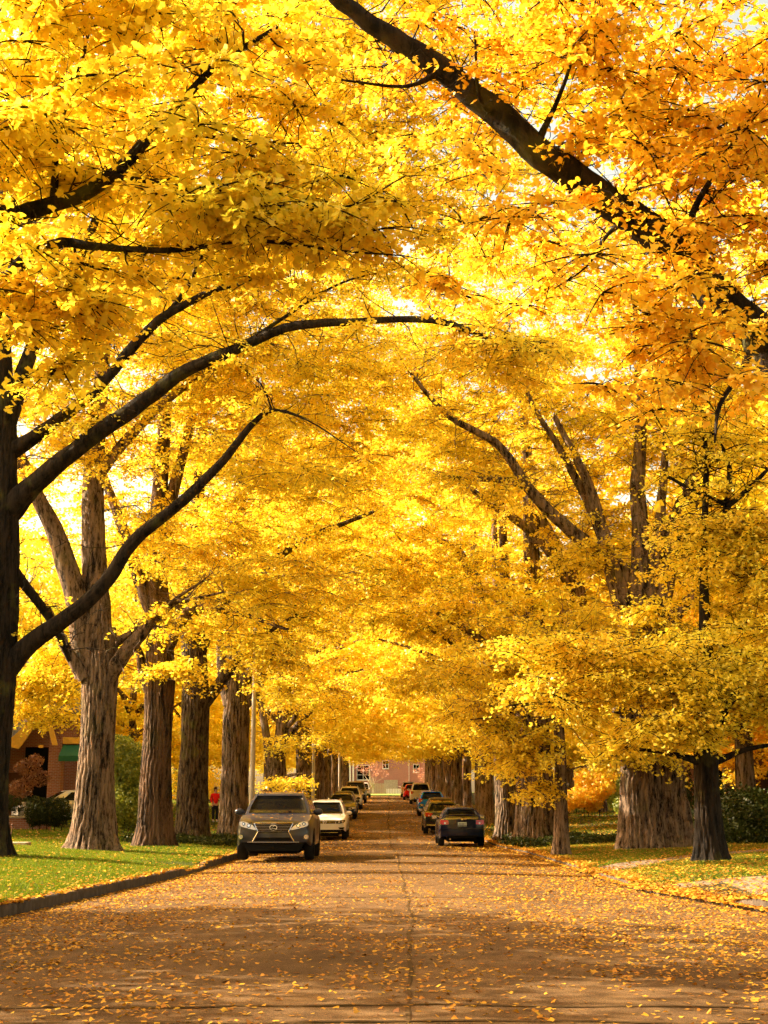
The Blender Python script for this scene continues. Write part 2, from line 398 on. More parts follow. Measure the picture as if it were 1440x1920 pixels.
def tube_geo(path, rad, n, g, rough=.04, ridges=0, flare=0.0, root_k=5, ph=None, lobes=0.0):
    N = len(path); d = unit(np.gradient(path, axis=0)); th = np.arange(n) * 2 * math.pi / n
    ref = np.array([1., 0, 0]) if abs(d[0, 0]) < .8 else np.array([0, 1., 0])
    u = unit(ref - d * (d @ ref)[:, None]); v = np.cross(d, u)
    s = np.concatenate([[0], np.cumsum(np.linalg.norm(np.diff(path, axis=0), axis=1))])
    r = rad[:, None] * np.ones((N, n)); ph = g.uniform(0, 6.28, 12) if ph is None else ph
    S, TH = s[:, None], th[None]
    r *= 1 + rough * (np.sin(3 * TH + ph[0] + .7 * S) * .6 + np.sin(2 * TH - 1.1 * S + ph[1]) + .7 * np.sin(5 * TH + ph[2] + 1.9 * S))
    if ridges:
        warp = .35 * np.sin(2.3 * S + ph[3]) + .25 * np.sin(5.1 * S + 2 * TH + ph[4]) + .16 * np.sin(11 * S + 5 * TH + ph[5])
        w1 = np.abs(np.sin(ridges * .5 * TH + warp * 2.2 + ph[6])); w2 = np.abs(np.sin(ridges * .85 * TH - warp * 3 + ph[7] + 1.5 * np.sin(3 * S)))
        r += np.minimum(rad[:, None], .45) * .12 * ((w1 ** .6 - .6) + .6 * (w2 ** .6 - .6)) 
    if lobes: r *= 1 + lobes * (np.abs(np.sin(3.5 * TH + .25 * np.sin(1.3 * S) + ph[10])) ** .7 - .6)
    if flare:
        e = np.exp(-S / .32); r *= 1 + flare * e * (.55 + .5 * np.cos(root_k * TH + ph[8]) + .25 * np.sin((root_k + 2) * TH + ph[9])) + flare * .5 * np.exp(-S / .9)
    V = path[:, None] + r[..., None] * (np.cos(th)[None, :, None] * u[:, None] + np.sin(th)[None, :, None] * v[:, None])
    i = np.arange(N - 1)[:, None] * n + np.arange(n)[None]; j = np.arange(N - 1)[:, None] * n + (np.arange(n)[None] + 1) % n
    return V.reshape(-1, 3), np.stack([i, j, j + n, i + n], -1).reshape(-1, 4)

class Geo:
    def __init__(s): s.V, s.F, s.n, s.A = [], {}, 0, []
    def add(s, V, Fa, a=None):
        s.F.setdefault(Fa.shape[1], []).append(Fa + s.n); s.V.append(V); s.n += len(V)
        if a is not None: s.A.append(a)
    def build(s, name, mat, parent=None, smooth=False):
        return np_mesh(name, np.concatenate(s.V), [np.concatenate(f) for f in s.F.values()], mat, parent, np.concatenate(s.A) if s.A else None, smooth)

SPRAY = {}
def sprays(n):
    if n not in SPRAY:
        g = np.random.default_rng(100 + n); SPRAY[n] = [make_spray(n, g) for _ in range(6)]
    return SPRAY[n]

def sample_env(env, n, g, keep=None, per=3):
    """clumped cluster centres inside the ellipsoids, biased to their outer part"""
    wts = np.array([e[2] for e in env], float); wts /= wts.sum(); out = []
    while len(out) < n:
        c, r, _ = env[g.choice(len(env), p=wts)]; r = np.asarray(r)
        d = g.normal(0, 1, 3); d /= np.linalg.norm(d); q0 = np.asarray(c) + d * r * g.uniform(.05, 1) ** .45
        for _k in range(per):
            q = q0 + g.normal(0, 1, 3) * np.minimum(r * .25, [.75, .75, .30])
            if keep is None or keep(q): out.append(q)
    return np.array(out[:n])

def make_tree(loc, limbs, env, nclus, nleaf, lsize, tpl, leafmat, barkmat, seed, label, group, name='ginkgo_tree',
              keep=None, sscale=1.0, twigs=True, ring=14, step=.25, ridges=0, lobes=0.0, flare=.5, tintb=0.0, trunk_first=True, cat='tree'):
    """limbs: list of (points, radii) in world space; limbs[0] is the trunk.  env in world space"""
    g = np.random.default_rng(seed); loc = np.asarray(loc, float)
    root = thing(name, tuple(loc), label, cat, group)
    W = Geo(); nodes, nrad = [], []
    for k, (pts, rad) in enumerate(limbs):
        p, r = catmull(pts, rad, (.06 if ridges and (k == 0 or rad[0] > .5) else step)); 
        if k and len(p) > 4:
            wob = g.normal(0, 1, (len(p), 3)); wob = np.apply_along_axis(lambda c: np.convolve(c, np.ones(5) / 5, 'same'), 0, wob); wob[0] = 0
            p = p + wob * .035 * np.minimum(1, r / .08)[:, None]
        n = (150 if ridges and (k == 0 or r[0] > .5) else (30 if r[0] > .09 and ridges else ring if r[0] > .06 else 7))
        V, Fq = tube_geo(p - loc, r, n, g, ridges=(ridges if (k == 0 or r[0] > .5) else (12 if n == 30 else 0)), flare=(flare if (k == 0 or r[0] > .5) else 0), lobes=(lobes if (k == 0 or r[0] > .5) else 0))
        W.add(V, Fq)
        if k or len(limbs) == 1: nodes.append(p[::2]); nrad.append(r[::2])
        else: m = p[:, 2] > p[0, 2] + .6 * (p[-1, 2] - p[0, 2]); nodes.append(p[m][::3]); nrad.append(r[m][::3])
    nodes = np.concatenate(nodes); nrad = np.concatenate(nrad)
    C = sample_env(env, int(nclus * 1.35), g, keep)
    if ridges:
        thin = np.where((nrad < .09) & (nodes[:, 2] > loc[2] + 4.5))[0]
        if len(thin): C = np.concatenate([C, nodes[g.choice(thin, min(len(thin), int(nclus * .06)))] + g.normal(0, .22, (min(len(thin), int(nclus * .06)), 3))])
    dist = np.min(np.linalg.norm(C[:, None] - nodes[None], axis=2), axis=1); C = C[np.argsort(dist)]
    seg = []
    NN = list(nodes); NR = list(nrad)
    arr = np.zeros((len(nodes) + len(C) * 3, 3)); ra = np.zeros(len(arr)); cnt = len(nodes); arr[:cnt] = nodes; ra[:cnt] = nrad
    top = limbs[0][0][-1]
    for c in C:
        dd = np.linalg.norm(arr[:cnt] - c, axis=1) + .25 * np.linalg.norm(arr[:cnt] - top, axis=1)
        i = int(np.argmin(dd)); a = arr[i]; L = np.linalg.norm(c - a)
        r0 = min(ra[i] * .6, .012 + .011 * L); mid1 = a + (c - a) * .35 + g.normal(0, .07 * L, 3) + [0, 0, .10 * L]; mid2 = a + (c - a) * .7 + g.normal(0, .06 * L, 3) + [0, 0, .10 * L]
        pl = [a, mid1, mid2, c]; rr = [r0, r0 * .8, r0 * .6, r0 * .4 + .003]
        for k in range(3): seg.append([*(pl[k] - loc), *(pl[k + 1] - loc), rr[k], rr[k + 1]])
        for q, rq in ((mid1, rr[1]), (mid2, rr[2]), (c, rr[3])):
            arr[cnt] = q; ra[cnt] = rq; cnt += 1
    if ridges:                     # crooked bare side twigs on limbs and through the crown
        src = np.where((nrad < .2) & (nodes[:, 2] > loc[2] + 4))[0]; sc_ = .55 if tpl is T_HI else 1.0
        starts = [(nodes[i], nrad[i]) for i in g.choice(src, min(260, 3 * len(src)))] + [(c_, .012) for c_ in C[::2]]
        for (q0, r_) in starts:
            d = g.normal(0, 1, 3); d[2] = abs(d[2]) * .6 - .2; d /= np.linalg.norm(d); q = q0; L = g.uniform(.18, .5) * sc_; ra0 = min(.016, max(.009, r_ * .4)) * (.7 if sc_ < 1 else 1)
            for k in range(4):
                d2 = d + g.normal(0, .38, 3); d2 /= np.linalg.norm(d2); e_ = q + d2 * L
                seg.append([*(q - loc), *(e_ - loc), ra0 * (1 - .22 * k), ra0 * (1 - .22 * (k + 1))])
                if g.uniform() < .6: s3 = np.cross(d2, g.normal(0, 1, 3)); s3 = s3 / np.linalg.norm(s3); seg.append([*(e_ - loc), *(e_ + (s3 + d2) * L * .4 - loc), ra0 * .6, ra0 * .35])
                q = e_; d = d2
    SP = sprays(nleaf); G = Geo()
    for idx in range(6):
        sel = np.arange(len(C)) % 6 == idx; cc = C[sel]; 
        if not len(cc): continue
        pos, ax, nr, tw = SP[idx]; m = len(cc)
        a = g.uniform(0, 2 * math.pi, m); s = g.uniform(.75, 1.25, m) * sscale; tx, ty = g.normal(0, .16, m), g.normal(0, .16, m)
        ca, sa = np.cos(a), np.sin(a)
        def rot(v):
            x = v[None, :, 0] * ca[:, None] - v[None, :, 1] * sa[:, None]; y = v[None, :, 0] * sa[:, None] + v[None, :, 1] * ca[:, None]; z = v[None, :, 2] + x * tx[:, None] + y * ty[:, None]
            return np.stack([x, y, z], -1)
        pp = cc[:, None] + rot(pos) * s[:, None, None] - loc; aa = rot(ax).reshape(-1, 3); rn = rot(nr).reshape(-1, 3)
        pp = pp.reshape(-1, 3) + g.normal(0, .02, (m * len(pos), 3)); rn = rn + g.normal(0, .35, rn.shape)
        sz = lsize * g.uniform(.65, 1.2, len(pp)); V, Fa, k = leaf_geo(pp, aa, rn, sz, tpl)
        tn = np.repeat(np.clip(np.repeat(g.normal(.5, .13, m), len(pos)) + g.normal(0, .12, len(pp)) + tintb, 0, 1), k)
        G.add(V, Fa, tn)
        if twigs:
            t0 = np.array([t[0] for t in tw]); t1 = np.array([t[1] for t in tw]); rr = np.array([[t[2], t[3]] for t in tw])
            A = cc[:, None] + rot(t0) * s[:, None, None] - loc; B = cc[:, None] + rot(t1) * s[:, None, None] - loc
            RR = np.broadcast_to(rr[None] * max(1, sscale), (m, len(tw), 2))
            seg.extend(np.concatenate([A, B, RR], -1).reshape(-1, 8).tolist())
    V, Fq = twig_geo(seg); W.add(V, Fq)
    W.build('trunk', barkmat, root, smooth=True)
    G.build('crown', leafmat, root)
    return root

def copy_tree(src, loc, rz, sc, label, group=None):
    c = src.copy(); COL.objects.link(c); c.location = loc; c.rotation_euler = (0, 0, rz); c.scale = sc; c['label'] = label
    if group: c['group'] = group
    for ch in src.children:
        d = ch.copy(); COL.objects.link(d); d.parent = c
    return c
# ------------------------------------------------------------------ trees near the camera, limb by limb
def LB(*q): return ([P(u, v, Y) for u, v, Y, t in q], [t / 2 / (2700 / Y) for u, v, Y, t in q])
def LBS(k, *q): return ([P(u, v, Y) for u, v, Y, t in q], [k * t / 2 / (2700 / Y) for u, v, Y, t in q])
def TR(x, y, prof):
    """trunk: prof = list of (dx, dz, r)"""
    z0 = float(lawn_z(x, y)) - .12
    return ([np.array([x + a, y, z0 + b]) for a, b, r in prof], [r for a, b, r in prof])
def base(x, y): return (x, y, float(lawn_z(x, y)) - .12)
def E(u, v, Y, rx, ry, rz, wgt=None): return (P(u, v, Y), (rx, ry, rz), wgt or rx * ry * rz)

# left 0 : dark trunk cut by the frame edge
x, y = -8.42, 30
make_tree(base(x, y), [
    TR(x, y, [(0, 0, .58), (0, .5, .53), (.0, 2, .49), (.02, 4.5, .47), (0, 7, .42), (-.1, 9, .36), (-.3, 12, .28), (-.2, 16, .18), (0, 20, .07)]),
    LBS(.78, (5, 1262, 30, 60), (60, 1205, 29.9, 44), (130, 1155, 29.7, 36), (200, 1090, 29.5, 33), (250, 1015, 29.3, 32), (345, 935, 29, 27), (420, 860, 28.7, 20), (470, 795, 28.5, 15), (515, 768, 28.4, 9), (580, 790, 28, 4), (650, 835, 27.6, 3), (700, 870, 27, 2)),
    LBS(.78, (5, 965, 30, 74), (60, 910, 29.8, 52), (140, 845, 29.5, 42), (215, 790, 29.2, 40), (330, 708, 28.7, 33), (450, 650, 28.2, 27), (560, 610, 27.8, 22), (700, 600, 27.2, 17), (820, 602, 26.8, 17), (920, 632, 26.5, 13), (1025, 662, 26.2, 8)),
    LBS(.78, (10, 850, 30, 50), (60, 822, 29.8, 34), (170, 742, 29.5, 28), (240, 660, 29.2, 26), (300, 600, 29, 22), (400, 545, 28.6, 15), (500, 515, 28.2, 11), (600, 485, 28, 7)),
    LBS(.78, (450, 648, 28.2, 16), (540, 590, 28, 9), (640, 530, 27.6, 6), (760, 500, 27, 4)),
    LBS(.78, (300, 600, 29, 14), (350, 540, 28.8, 12), (400, 440, 28.5, 8), (470, 340, 28, 5)),
    LBS(.78, (20, 1060, 30, 30), (45, 1095, 30.2, 24), (95, 1160, 30.5, 20), (130, 1240, 30.8, 10)),
    LBS(.78, (10, 800, 30, 50), (60, 650, 30, 34), (150, 480, 30, 24), (220, 300, 30, 14), (260, 160, 30, 8)),
    LBS(.78, (-10, 780, 30, 50), (-60, 560, 30.5, 34), (-160, 300, 31, 20), (-200, 100, 31, 8)),
    LBS(.78, (510, 770, 28.4, 6), (490, 720, 28.3, 4), (440, 680, 28.2, 4)),
], [E(420, 250, 29, 5.2, 4, 3.4), E(760, 420, 27.5, 2.6, 3, 1.6, 14), E(100, 420, 30, 3, 4, 2.6, 12), E(650, 30, 29, 5, 4, 2.4), E(150, 800, 29.5, 1.4, 1, .8, 3), E(950, 640, 26.5, 1.2, 1.5, .5, 3), E(-150, 200, 31, 3.5, 4, 5, 5), E(480, 560, 28, 1.6, 1.2, .5, 3)],
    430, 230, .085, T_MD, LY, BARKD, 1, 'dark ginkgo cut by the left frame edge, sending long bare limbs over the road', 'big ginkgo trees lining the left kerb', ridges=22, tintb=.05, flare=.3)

# left 1 : sunlit trunk that forks
x, y = -7.2, 35.5
make_tree(base(x, y), [
    TR(x, y, [(0, 0, .58), (0, .5, .48), (.0, 1.5, .42), (.02, 3, .405), (0, 4.2, .44), (-.02, 4.9, .44), (-.02, 5.6, .34)]),
    LB((165, 1270, 35.5, 48), (150, 1150, 35.4, 44), (125, 1060, 35.3, 40), (100, 990, 35.2, 34), (70, 930, 35, 28), (40, 860, 35, 22), (0, 760, 35, 16), (-40, 640, 35, 10)),
    LB((190, 1270, 35.5, 52), (182, 1150, 35.6, 50), (178, 1050, 35.7, 48), (175, 950, 35.8, 42), (178, 850, 36, 36), (190, 700, 36, 28), (205, 560, 36, 20), (215, 400, 36, 10)),
    LB((200, 1275, 35.4, 36), (225, 1240, 35.2, 28), (262, 1190, 35, 24), (300, 1150, 34.8, 16), (330, 1130, 34.6, 8)),
    LB((160, 1270, 35.3, 30), (130, 1225, 35.1, 20), (110, 1190, 35, 18), (85, 1140, 34.9, 13), (50, 1100, 34.8, 8)),
    LB((205, 1210, 35.5, 20), (250, 1185, 35.3, 12), (300, 1140, 35, 8), (420, 1110, 34, 4)),
    LB((178, 900, 36, 26), (260, 800, 36, 18), (380, 700, 36, 12), (500, 640, 36, 7)),
    LB((262, 1190, 35, 12), (320, 1130, 34.5, 8), (380, 1090, 34, 4)),
], [E(300, 600, 37, 5, 4, 3), E(120, 780, 36, 3, 3, 2), E(450, 860, 36, 3, 3, 1.6), E(350, 1010, 37, 2.4, 2, .9, 7), E(500, 1090, 37, 2.4, 2, .7, 5), E(240, 300, 36, 5, 4, 3, 26), E(-50, 760, 36, 2, 3, 2, 4), E(600, 700, 36, 3, 3, 1.4)],
    400, 210, .085, T_MD, LY, BARK, 2, 'sunlit pale ginkgo trunk on the left lawn that forks into several stems', 'big ginkgo trees lining the left kerb', ridges=26, flare=.34)

# left 2, 3, 4
def left_mid(x, y, r, seed, label, limbs, env, nc=330, bk=BARK, **k):
    make_tree(base(x, y), [TR(x, y, [(0, 0, r * 1.22), (0, .6, r * 1.06), (0, 2, r), (.02, 3.5, r * .95), (.02, 4.8, r), (.0, 6, r * .85), (-.2, 9, r * .6), (0, 14, r * .35), (.3, 19, .08)])] + limbs, env,
              nc, 170, .095, T_MD, LY, bk, seed, label, 'big ginkgo trees lining the left kerb', ridges=24, flare=.3, **k)
left_mid(-6.6, 41, .415, 3, 'brown ginkgo trunk on the left, right behind the forked sunlit one',
    [LB((290, 1300, 41, 34), (270, 1270, 41, 22), (262, 1230, 41, 16), (240, 1180, 41, 8)), LB((300, 1250, 41, 36), (325, 1160, 41, 24), (370, 1090, 40.5, 15), (430, 1040, 40, 6)),
     LB((295, 1180, 41, 40), (300, 1050, 41, 32), (330, 900, 41, 22), (380, 700, 41, 12)), LB((288, 1150, 41, 30), (240, 1020, 41, 22), (180, 860, 41.5, 12)), LB((310, 1220, 41, 26), (360, 1140, 40, 18), (440, 1150, 39, 10), (540, 1180, 38, 5))],
    [E(380, 1040, 41, 3.4, 2.5, 1.1, 9), E(430, 1190, 40, 1.6, 1.6, .6, 3), E(300, 1180, 40, 1.2, 1, .8, 2), E(400, 750, 42, 5, 4, 3.2, 20), E(150, 900, 42, 3, 3, 3, 8), E(600, 830, 41, 3, 3, 1.4, 6), E(350, 400, 42, 6, 5, 4, 22), E(700, 720, 40, 2.6, 3, 1.5, 9), E(330, 1250, 40.2, .5, .4, .4, 1), E(90, 1240, 43, 1.6, 1.2, .9, 7), E(70, 1275, 44, 1.3, 1, .75, 5), E(80, 1325, 45, 1.1, .8, .45, 2.6)], bk=BARK2)
left_mid(-6.62, 49, .47, 4, 'shaded furrowed ginkgo trunk with ivy at its foot, fourth big trunk from the left edge',
    [LB((365, 1340, 49, 26), (405, 1290, 49, 22), (440, 1240, 48.5, 16), (480, 1200, 48, 10), (560, 1150, 47, 5)), LB((360, 1260, 49, 30), (350, 1150, 49, 24), (360, 1000, 49, 14)), LB((365, 1250, 49, 26), (420, 1130, 49, 20), (560, 1020, 48, 12), (700, 960, 47, 6))],
    [E(470, 1130, 48, 3.2, 2.5, 1, 10), E(560, 1040, 48, 3.4, 3, 1.3, 10), E(430, 900, 49, 5, 4, 3, 20), E(520, 1220, 47, 1.8, 1.8, .5, 4), E(400, 600, 50, 6, 5, 5, 25)], bk=BARK3)
left_mid(-5.95, 56, .50, 5, 'burled ginkgo trunk beside the white lamp post with a person in red behind it',
    [LB((440, 1340, 56, 26), (480, 1290, 56, 22), (510, 1230, 55, 14), (570, 1170, 54, 7)), LB((432, 1320, 56, 28), (415, 1220, 56, 20), (420, 1080, 56, 12)), LB((440, 1300, 56, 24), (540, 1180, 55, 18), (650, 1100, 54, 9), (740, 1070, 53, 5))],
    [E(560, 1160, 54, 3.4, 3, .9, 12), E(620, 1080, 54, 3.2, 3, 1.2, 10), E(520, 1260, 53, 2, 2, .6, 5), E(470, 950, 56, 6, 4, 3.2, 20), E(640, 900, 56, 4, 4, 2, 12), E(560, 600, 58, 7, 5, 6, 25)])

x, y = -5.25, 68
make_tree(base(x, y), [TR(x, y, [(0, 0, .5), (0, .5, .45), (0, 1.6, .42), (.05, 2.6, .44), (.05, 3.3, .36)]),
    LB((518, 1450, 68, 26), (528, 1380, 68, 22), (532, 1310, 68, 18), (525, 1200, 68, 12)), LB((515, 1455, 68, 24), (502, 1400, 68, 16), (490, 1320, 68, 12), (470, 1230, 68, 6)), LB((532, 1370, 68, 10), (550, 1350, 67.5, 9), (565, 1320, 67, 5)), LB((520, 1470, 68, 8), (540, 1455, 66, 6), (570, 1450, 65, 3))],
    [E(530, 1463, 63.5, 1.0, .8, .28, 1.6), E(570, 1478, 63.5, .8, .7, .2, 1), E(570, 1390, 66, 1.6, 1.6, .5, 3), E(600, 1300, 66, 3.2, 3, 1.2, 12), E(520, 1150, 68, 5, 4, 3.4, 22), E(620, 1000, 68, 5, 5, 4, 20), E(450, 900, 70, 4, 4, 5, 12)],
    260, 120, .11, T_LO, LY, BARK, 14, 'reddish ginkgo with two leaning stems and a bright low branch above the nearest SUV', 'big ginkgo trees lining the left kerb', ridges=20, flare=.3)

# right 0 : trunk out of frame, big limb over the road
x, y = 9.6, 15
make_tree(base(x, y), [
    TR(x, y, [(0, 0, .66), (0, .6, .56), (0, 2, .50), (-.05, 3.2, .46), (0, 5, .38), (.3, 8, .28), (.6, 12, .12)]),
    ([np.array([x, y, 3.2]), np.array([7.6, 14.6, 4.9])] + [P(u, v, Y) for u, v, Y in [(1530, 720, 14.2), (1440, 640, 14), (1360, 570, 13.9), (1290, 490, 13.8), (1180, 405, 13.7), (1080, 330, 13.6), (1000, 280, 13.5), (930, 210, 13.5), (830, 130, 13.4), (720, 60, 13.3), (640, 5, 13.2), (520, -80, 13)]],
     [.34, .27, .23, .205, .195, .175, .16, .145, .14, .135, .12, .10, .08, .05]),
    LB((1180, 405, 13.7, 22), (1140, 440, 13.4, 8), (1100, 500, 13.2, 5), (1040, 540, 13.1, 3)),
    LB((1290, 490, 13.8, 30), (1300, 400, 13.5, 14), (1360, 300, 13.2, 9), (1400, 200, 13, 6)),
    LB((1400, 600, 14, 28), (1400, 680, 13.6, 12), (1350, 760, 13.3, 9), (1340, 830, 13.1, 4)),
    LB((1000, 280, 13.5, 20), (1040, 200, 13.3, 10), (1070, 120, 13, 7), (1085, 40, 12.8, 4)),
    LB((930, 215, 13.5, 18), (900, 180, 13.2, 9), (890, 60, 13, 5)),
    LB((830, 130, 13.4, 16), (760, 160, 13.2, 8), (640, 150, 13, 5)),
], [E(1330, 250, 13.2, 1.0, 1.6, 1.1), E(1330, 700, 12.6, .65, 1.1, .45, .55), E(1080, 480, 13, .9, 1.3, .5, .9), E(1250, 620, 13, .8, 1, .5, .7), E(1100, 120, 13.2, 1.2, 1.6, .8), E(880, 60, 13.4, 1.1, 1.5, .5), E(1450, 450, 13.8, .9, 1.5, .9), E(1000, 400, 13.2, .8, 1.2, .45), E(1150, 800, 13.2, .35, .5, .35, .12), E(900, 560, 13.4, .5, .7, .3, .2), E(1700, 300, 15, 2, 2, 1.5, 1), E(1400, 50, 13.5, .8, 1.5, .5, 1)],
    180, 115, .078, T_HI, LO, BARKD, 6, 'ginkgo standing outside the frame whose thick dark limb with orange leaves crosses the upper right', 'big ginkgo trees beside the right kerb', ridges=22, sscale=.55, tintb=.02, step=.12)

# left near : trunk out of frame, drooping sprays upper left
x, y = -8.6, 13
make_tree(base(x, y), [
    TR(x, y, [(0, 0, .6), (0, .6, .52), (0, 2, .46), (0, 4, .4), (.2, 6, .33), (.4, 9, .2), (.5, 12, .08)]),
    ([np.array([-8.6, 13, 4]), np.array([-6.2, 13, 5.4])] + [P(u, v, Y) for u, v, Y in [(-120, 560, 12.8), (0, 535, 12.7), (60, 480, 12.6), (120, 458, 12.5), (190, 465, 12.4), (330, 470, 12.3), (470, 450, 12.3), (640, 470, 12.2), (760, 480, 12.2)]],
     [.22, .12, .08, .075, .06, .05, .035, .025, .018, .01, .006]),
    ([np.array([-8.4, 13, 6]), np.array([-6.0, 12.6, 7.2])] + [P(u, v, Y) for u, v, Y in [(-60, 400, 12.4), (100, 380, 12.3), (210, 330, 12.2), (300, 240, 12.1), (400, 130, 12), (520, 50, 12)]],
     [.2, .12, .09, .07, .055, .045, .03, .018]),
    LB((210, 330, 12.2, 14), (330, 350, 12, 9), (480, 380, 12, 7), (640, 390, 12, 5), (760, 330, 12, 3)),
    LB((300, 240, 12.1, 12), (420, 260, 12, 8), (560, 270, 12, 4)),
    LB((100, 380, 12.3, 18), (110, 250, 12.3, 12), (150, 120, 12.3, 8), (180, 0, 12.3, 6)),
], [E(300, 300, 12.3, 1.3, 1.5, .35), E(520, 390, 12.2, 1.2, 1.2, .22, .7), E(200, 90, 12.3, 1.4, 1.6, .5), E(100, 540, 12.2, .6, 1, .28, .35), E(350, 430, 12.2, 1.0, 1.1, .22, .7), E(500, 130, 12.4, 1, 1.2, .4), E(780, 350, 12.6, .45, .8, .22, .2), E(50, 300, 12.4, .8, 1.2, .7), E(-150, 200, 12.6, 1.2, 1.5, 1.4, .4), E(60, 660, 12.4, .25, .5, .4, .15)],
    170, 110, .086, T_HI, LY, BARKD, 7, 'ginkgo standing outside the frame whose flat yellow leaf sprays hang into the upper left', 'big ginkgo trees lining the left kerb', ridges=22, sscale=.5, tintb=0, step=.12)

# right 1 : slim trunk on the leafy strip
x, y = 6.45, 29
make_tree(base(x, y), [
    TR(x, y, [(0, 0, .31), (0, .3, .265), (.0, 1.2, .24), (.02, 2.2, .23), (.06, 3.1, .225), (.12, 3.8, .15), (.15, 6, .08), (.3, 8.2, .055), (.3, 10, .03)]),
    LB((1325, 1425, 29, 36), (1340, 1380, 28.9, 24), (1352, 1350, 28.7, 20), (1362, 1325, 28.5, 14), (1400, 1270, 28.3, 8)),
    LB((1330, 1430, 29, 20), (1365, 1418, 28.9, 12), (1400, 1405, 28.8, 9), (1480, 1390, 28.6, 5)),
    LB((1318, 1430, 29, 20), (1290, 1420, 28.8, 12), (1240, 1410, 28.5, 8), (1150, 1400, 28, 4)),
    LB((1345, 1080, 29, 14), (1360, 960, 29, 14), (1368, 870, 29, 10), (1330, 800, 29, 6)), LB((1362, 950, 29, 12), (1400, 920, 29, 10), (1440, 880, 29, 7)), LB((1358, 945, 29, 10), (1290, 915, 29, 8), (1240, 885, 29, 4)),
], [E(1180, 1290, 28.5, 1.9, 1.6, .55, 3), E(1350, 1230, 29, 1.5, 2, .8, 3.5), E(1130, 1210, 28.5, 1.7, 1.6, .5, 2.2), E(1270, 1360, 28.3, 1.0, 1, .35, 1), E(1000, 1300, 28, 1.0, 1, .35, .7), E(1420, 1320, 29.3, .8, 1, .5, 1), E(1380, 1040, 28.9, 1.3, .9, 1.1, 3.6), E(1150, 1385, 28, .45, .6, .4, .5), E(1500, 1150, 29.5, 1.5, 2, 1.8, 3), E(1400, 800, 29, 1.3, 2, 1.0, 2), E(1230, 1120, 30, 1.1, .8, .4, .5), E(1150, 200, 14.2, 1.1, 1.2, .5, .9)],
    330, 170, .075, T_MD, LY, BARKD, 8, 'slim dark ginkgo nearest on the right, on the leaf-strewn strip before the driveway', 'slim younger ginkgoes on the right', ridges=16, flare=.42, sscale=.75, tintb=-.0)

# right 2 : huge multi-stemmed trunk
x, y = 7.05, 38
g_ = random.Random(5)
make_tree(base(x, y), [
    TR(x, y, [(-.26, 0, .68), (-.26, .5, .60), (-.27, 1.2, .56), (-.28, 2, .54), (-.26, 3, .56), (-.22, 4, .54), (-.2, 4.8, .46)]),
    TR(x, y + .15, [(.36, 0, .66), (.34, .5, .58), (.33, 1.2, .54), (.30, 2, .52), (.30, 3, .54), (.28, 4, .54), (.26, 4.8, .48), (.3, 5.6, .38)]),
    LB((1180, 1340, 38, 60), (1190, 1200, 38, 44), (1180, 1090, 38, 34), (1120, 1035, 37.8, 30), (1060, 985, 37.5, 23), (990, 915, 37.2, 20), (930, 830, 37, 16), (840, 780, 36.5, 11), (770, 700, 36, 6)),
    LB((1200, 1250, 38.2, 38), (1165, 1120, 38.3, 26), (1120, 980, 38.4, 20), (1060, 860, 38.4, 14), (1000, 760, 38, 8), (960, 660, 38, 5)),
    LB((1225, 1250, 38, 36), (1222, 1100, 38, 26), (1240, 950, 38, 18), (1250, 800, 38, 11), (1230, 680, 38, 6)),
    LB((1185, 1200, 38, 50), (1165, 1120, 38, 40), (1145, 1060, 37.8, 30), (1130, 1000, 38, 24), (1100, 900, 38, 18), (1040, 780, 38, 10)),
    LB((1215, 1330, 38, 60), (1205, 1150, 38, 44), (1200, 1000, 38.2, 32), (1195, 900, 38.4, 26), (1200, 760, 38.5, 20), (1190, 560, 38.5, 8)),
    LB((1240, 1330, 38, 60), (1232, 1180, 38, 46), (1245, 1080, 38.3, 44), (1270, 990, 38.6, 42), (1300, 920, 39, 36), (1330, 850, 39, 24), (1360, 700, 39, 12)),
    LB((1235, 1200, 38, 30), (1280, 1140, 38, 24), (1320, 1105, 38, 18), (1400, 1060, 38, 8)),
    LB((1245, 1060, 38.3, 24), (1270, 960, 38, 20), (1320, 860, 38, 12)),
    LB((990, 915, 37.2, 14), (940, 900, 37, 12), (850, 895, 36.5, 7)),
    LB((1190, 1290, 37.6, 30), (1130, 1260, 37, 16), (1050, 1240, 36, 10), (960, 1250, 35, 5)),
], [E(1180, 1010, 40, 3.2, 2, 1.2, 9), E(1010, 840, 40, 3.2, 3, 1.6, 12), E(1300, 780, 39, 4, 4, 2.5, 16), E(900, 680, 39.5, 3, 3, 1.4, 8), E(1150, 560, 38.5, 5, 4, 3, 20), E(1380, 960, 39, 2.4, 2.6, 1.6, 7), E(1080, 1230, 36.5, 2.4, 2, .5, 5), E(1250, 1180, 39, 2, 1.5, .6, 3), E(1170, 1400, 37, .5, .5, .35, .6), E(1020, 300, 39, 6, 5, 3.6, 22), E(1480, 600, 40, 3, 4, 4, 18), E(1280, 820, 40, 3, 3, 2, 8), E(1250, 1400, 36.8, .9, .4, .3, .8), E(1195, 1160, 37, 1.1, .5, .35, 1.8), E(1120, 1040, 37.3, .8, .5, .35, 1.0), E(1210, 980, 37.4, .7, .5, .3, .9)],
    600, 190, .085, T_MD, LY, BARK, 9, 'huge ginkgo with a very wide ridged trunk and many stems on the right lawn', 'big ginkgo trees beside the right kerb', ridges=30, flare=.2, tintb=.0, lobes=.12)

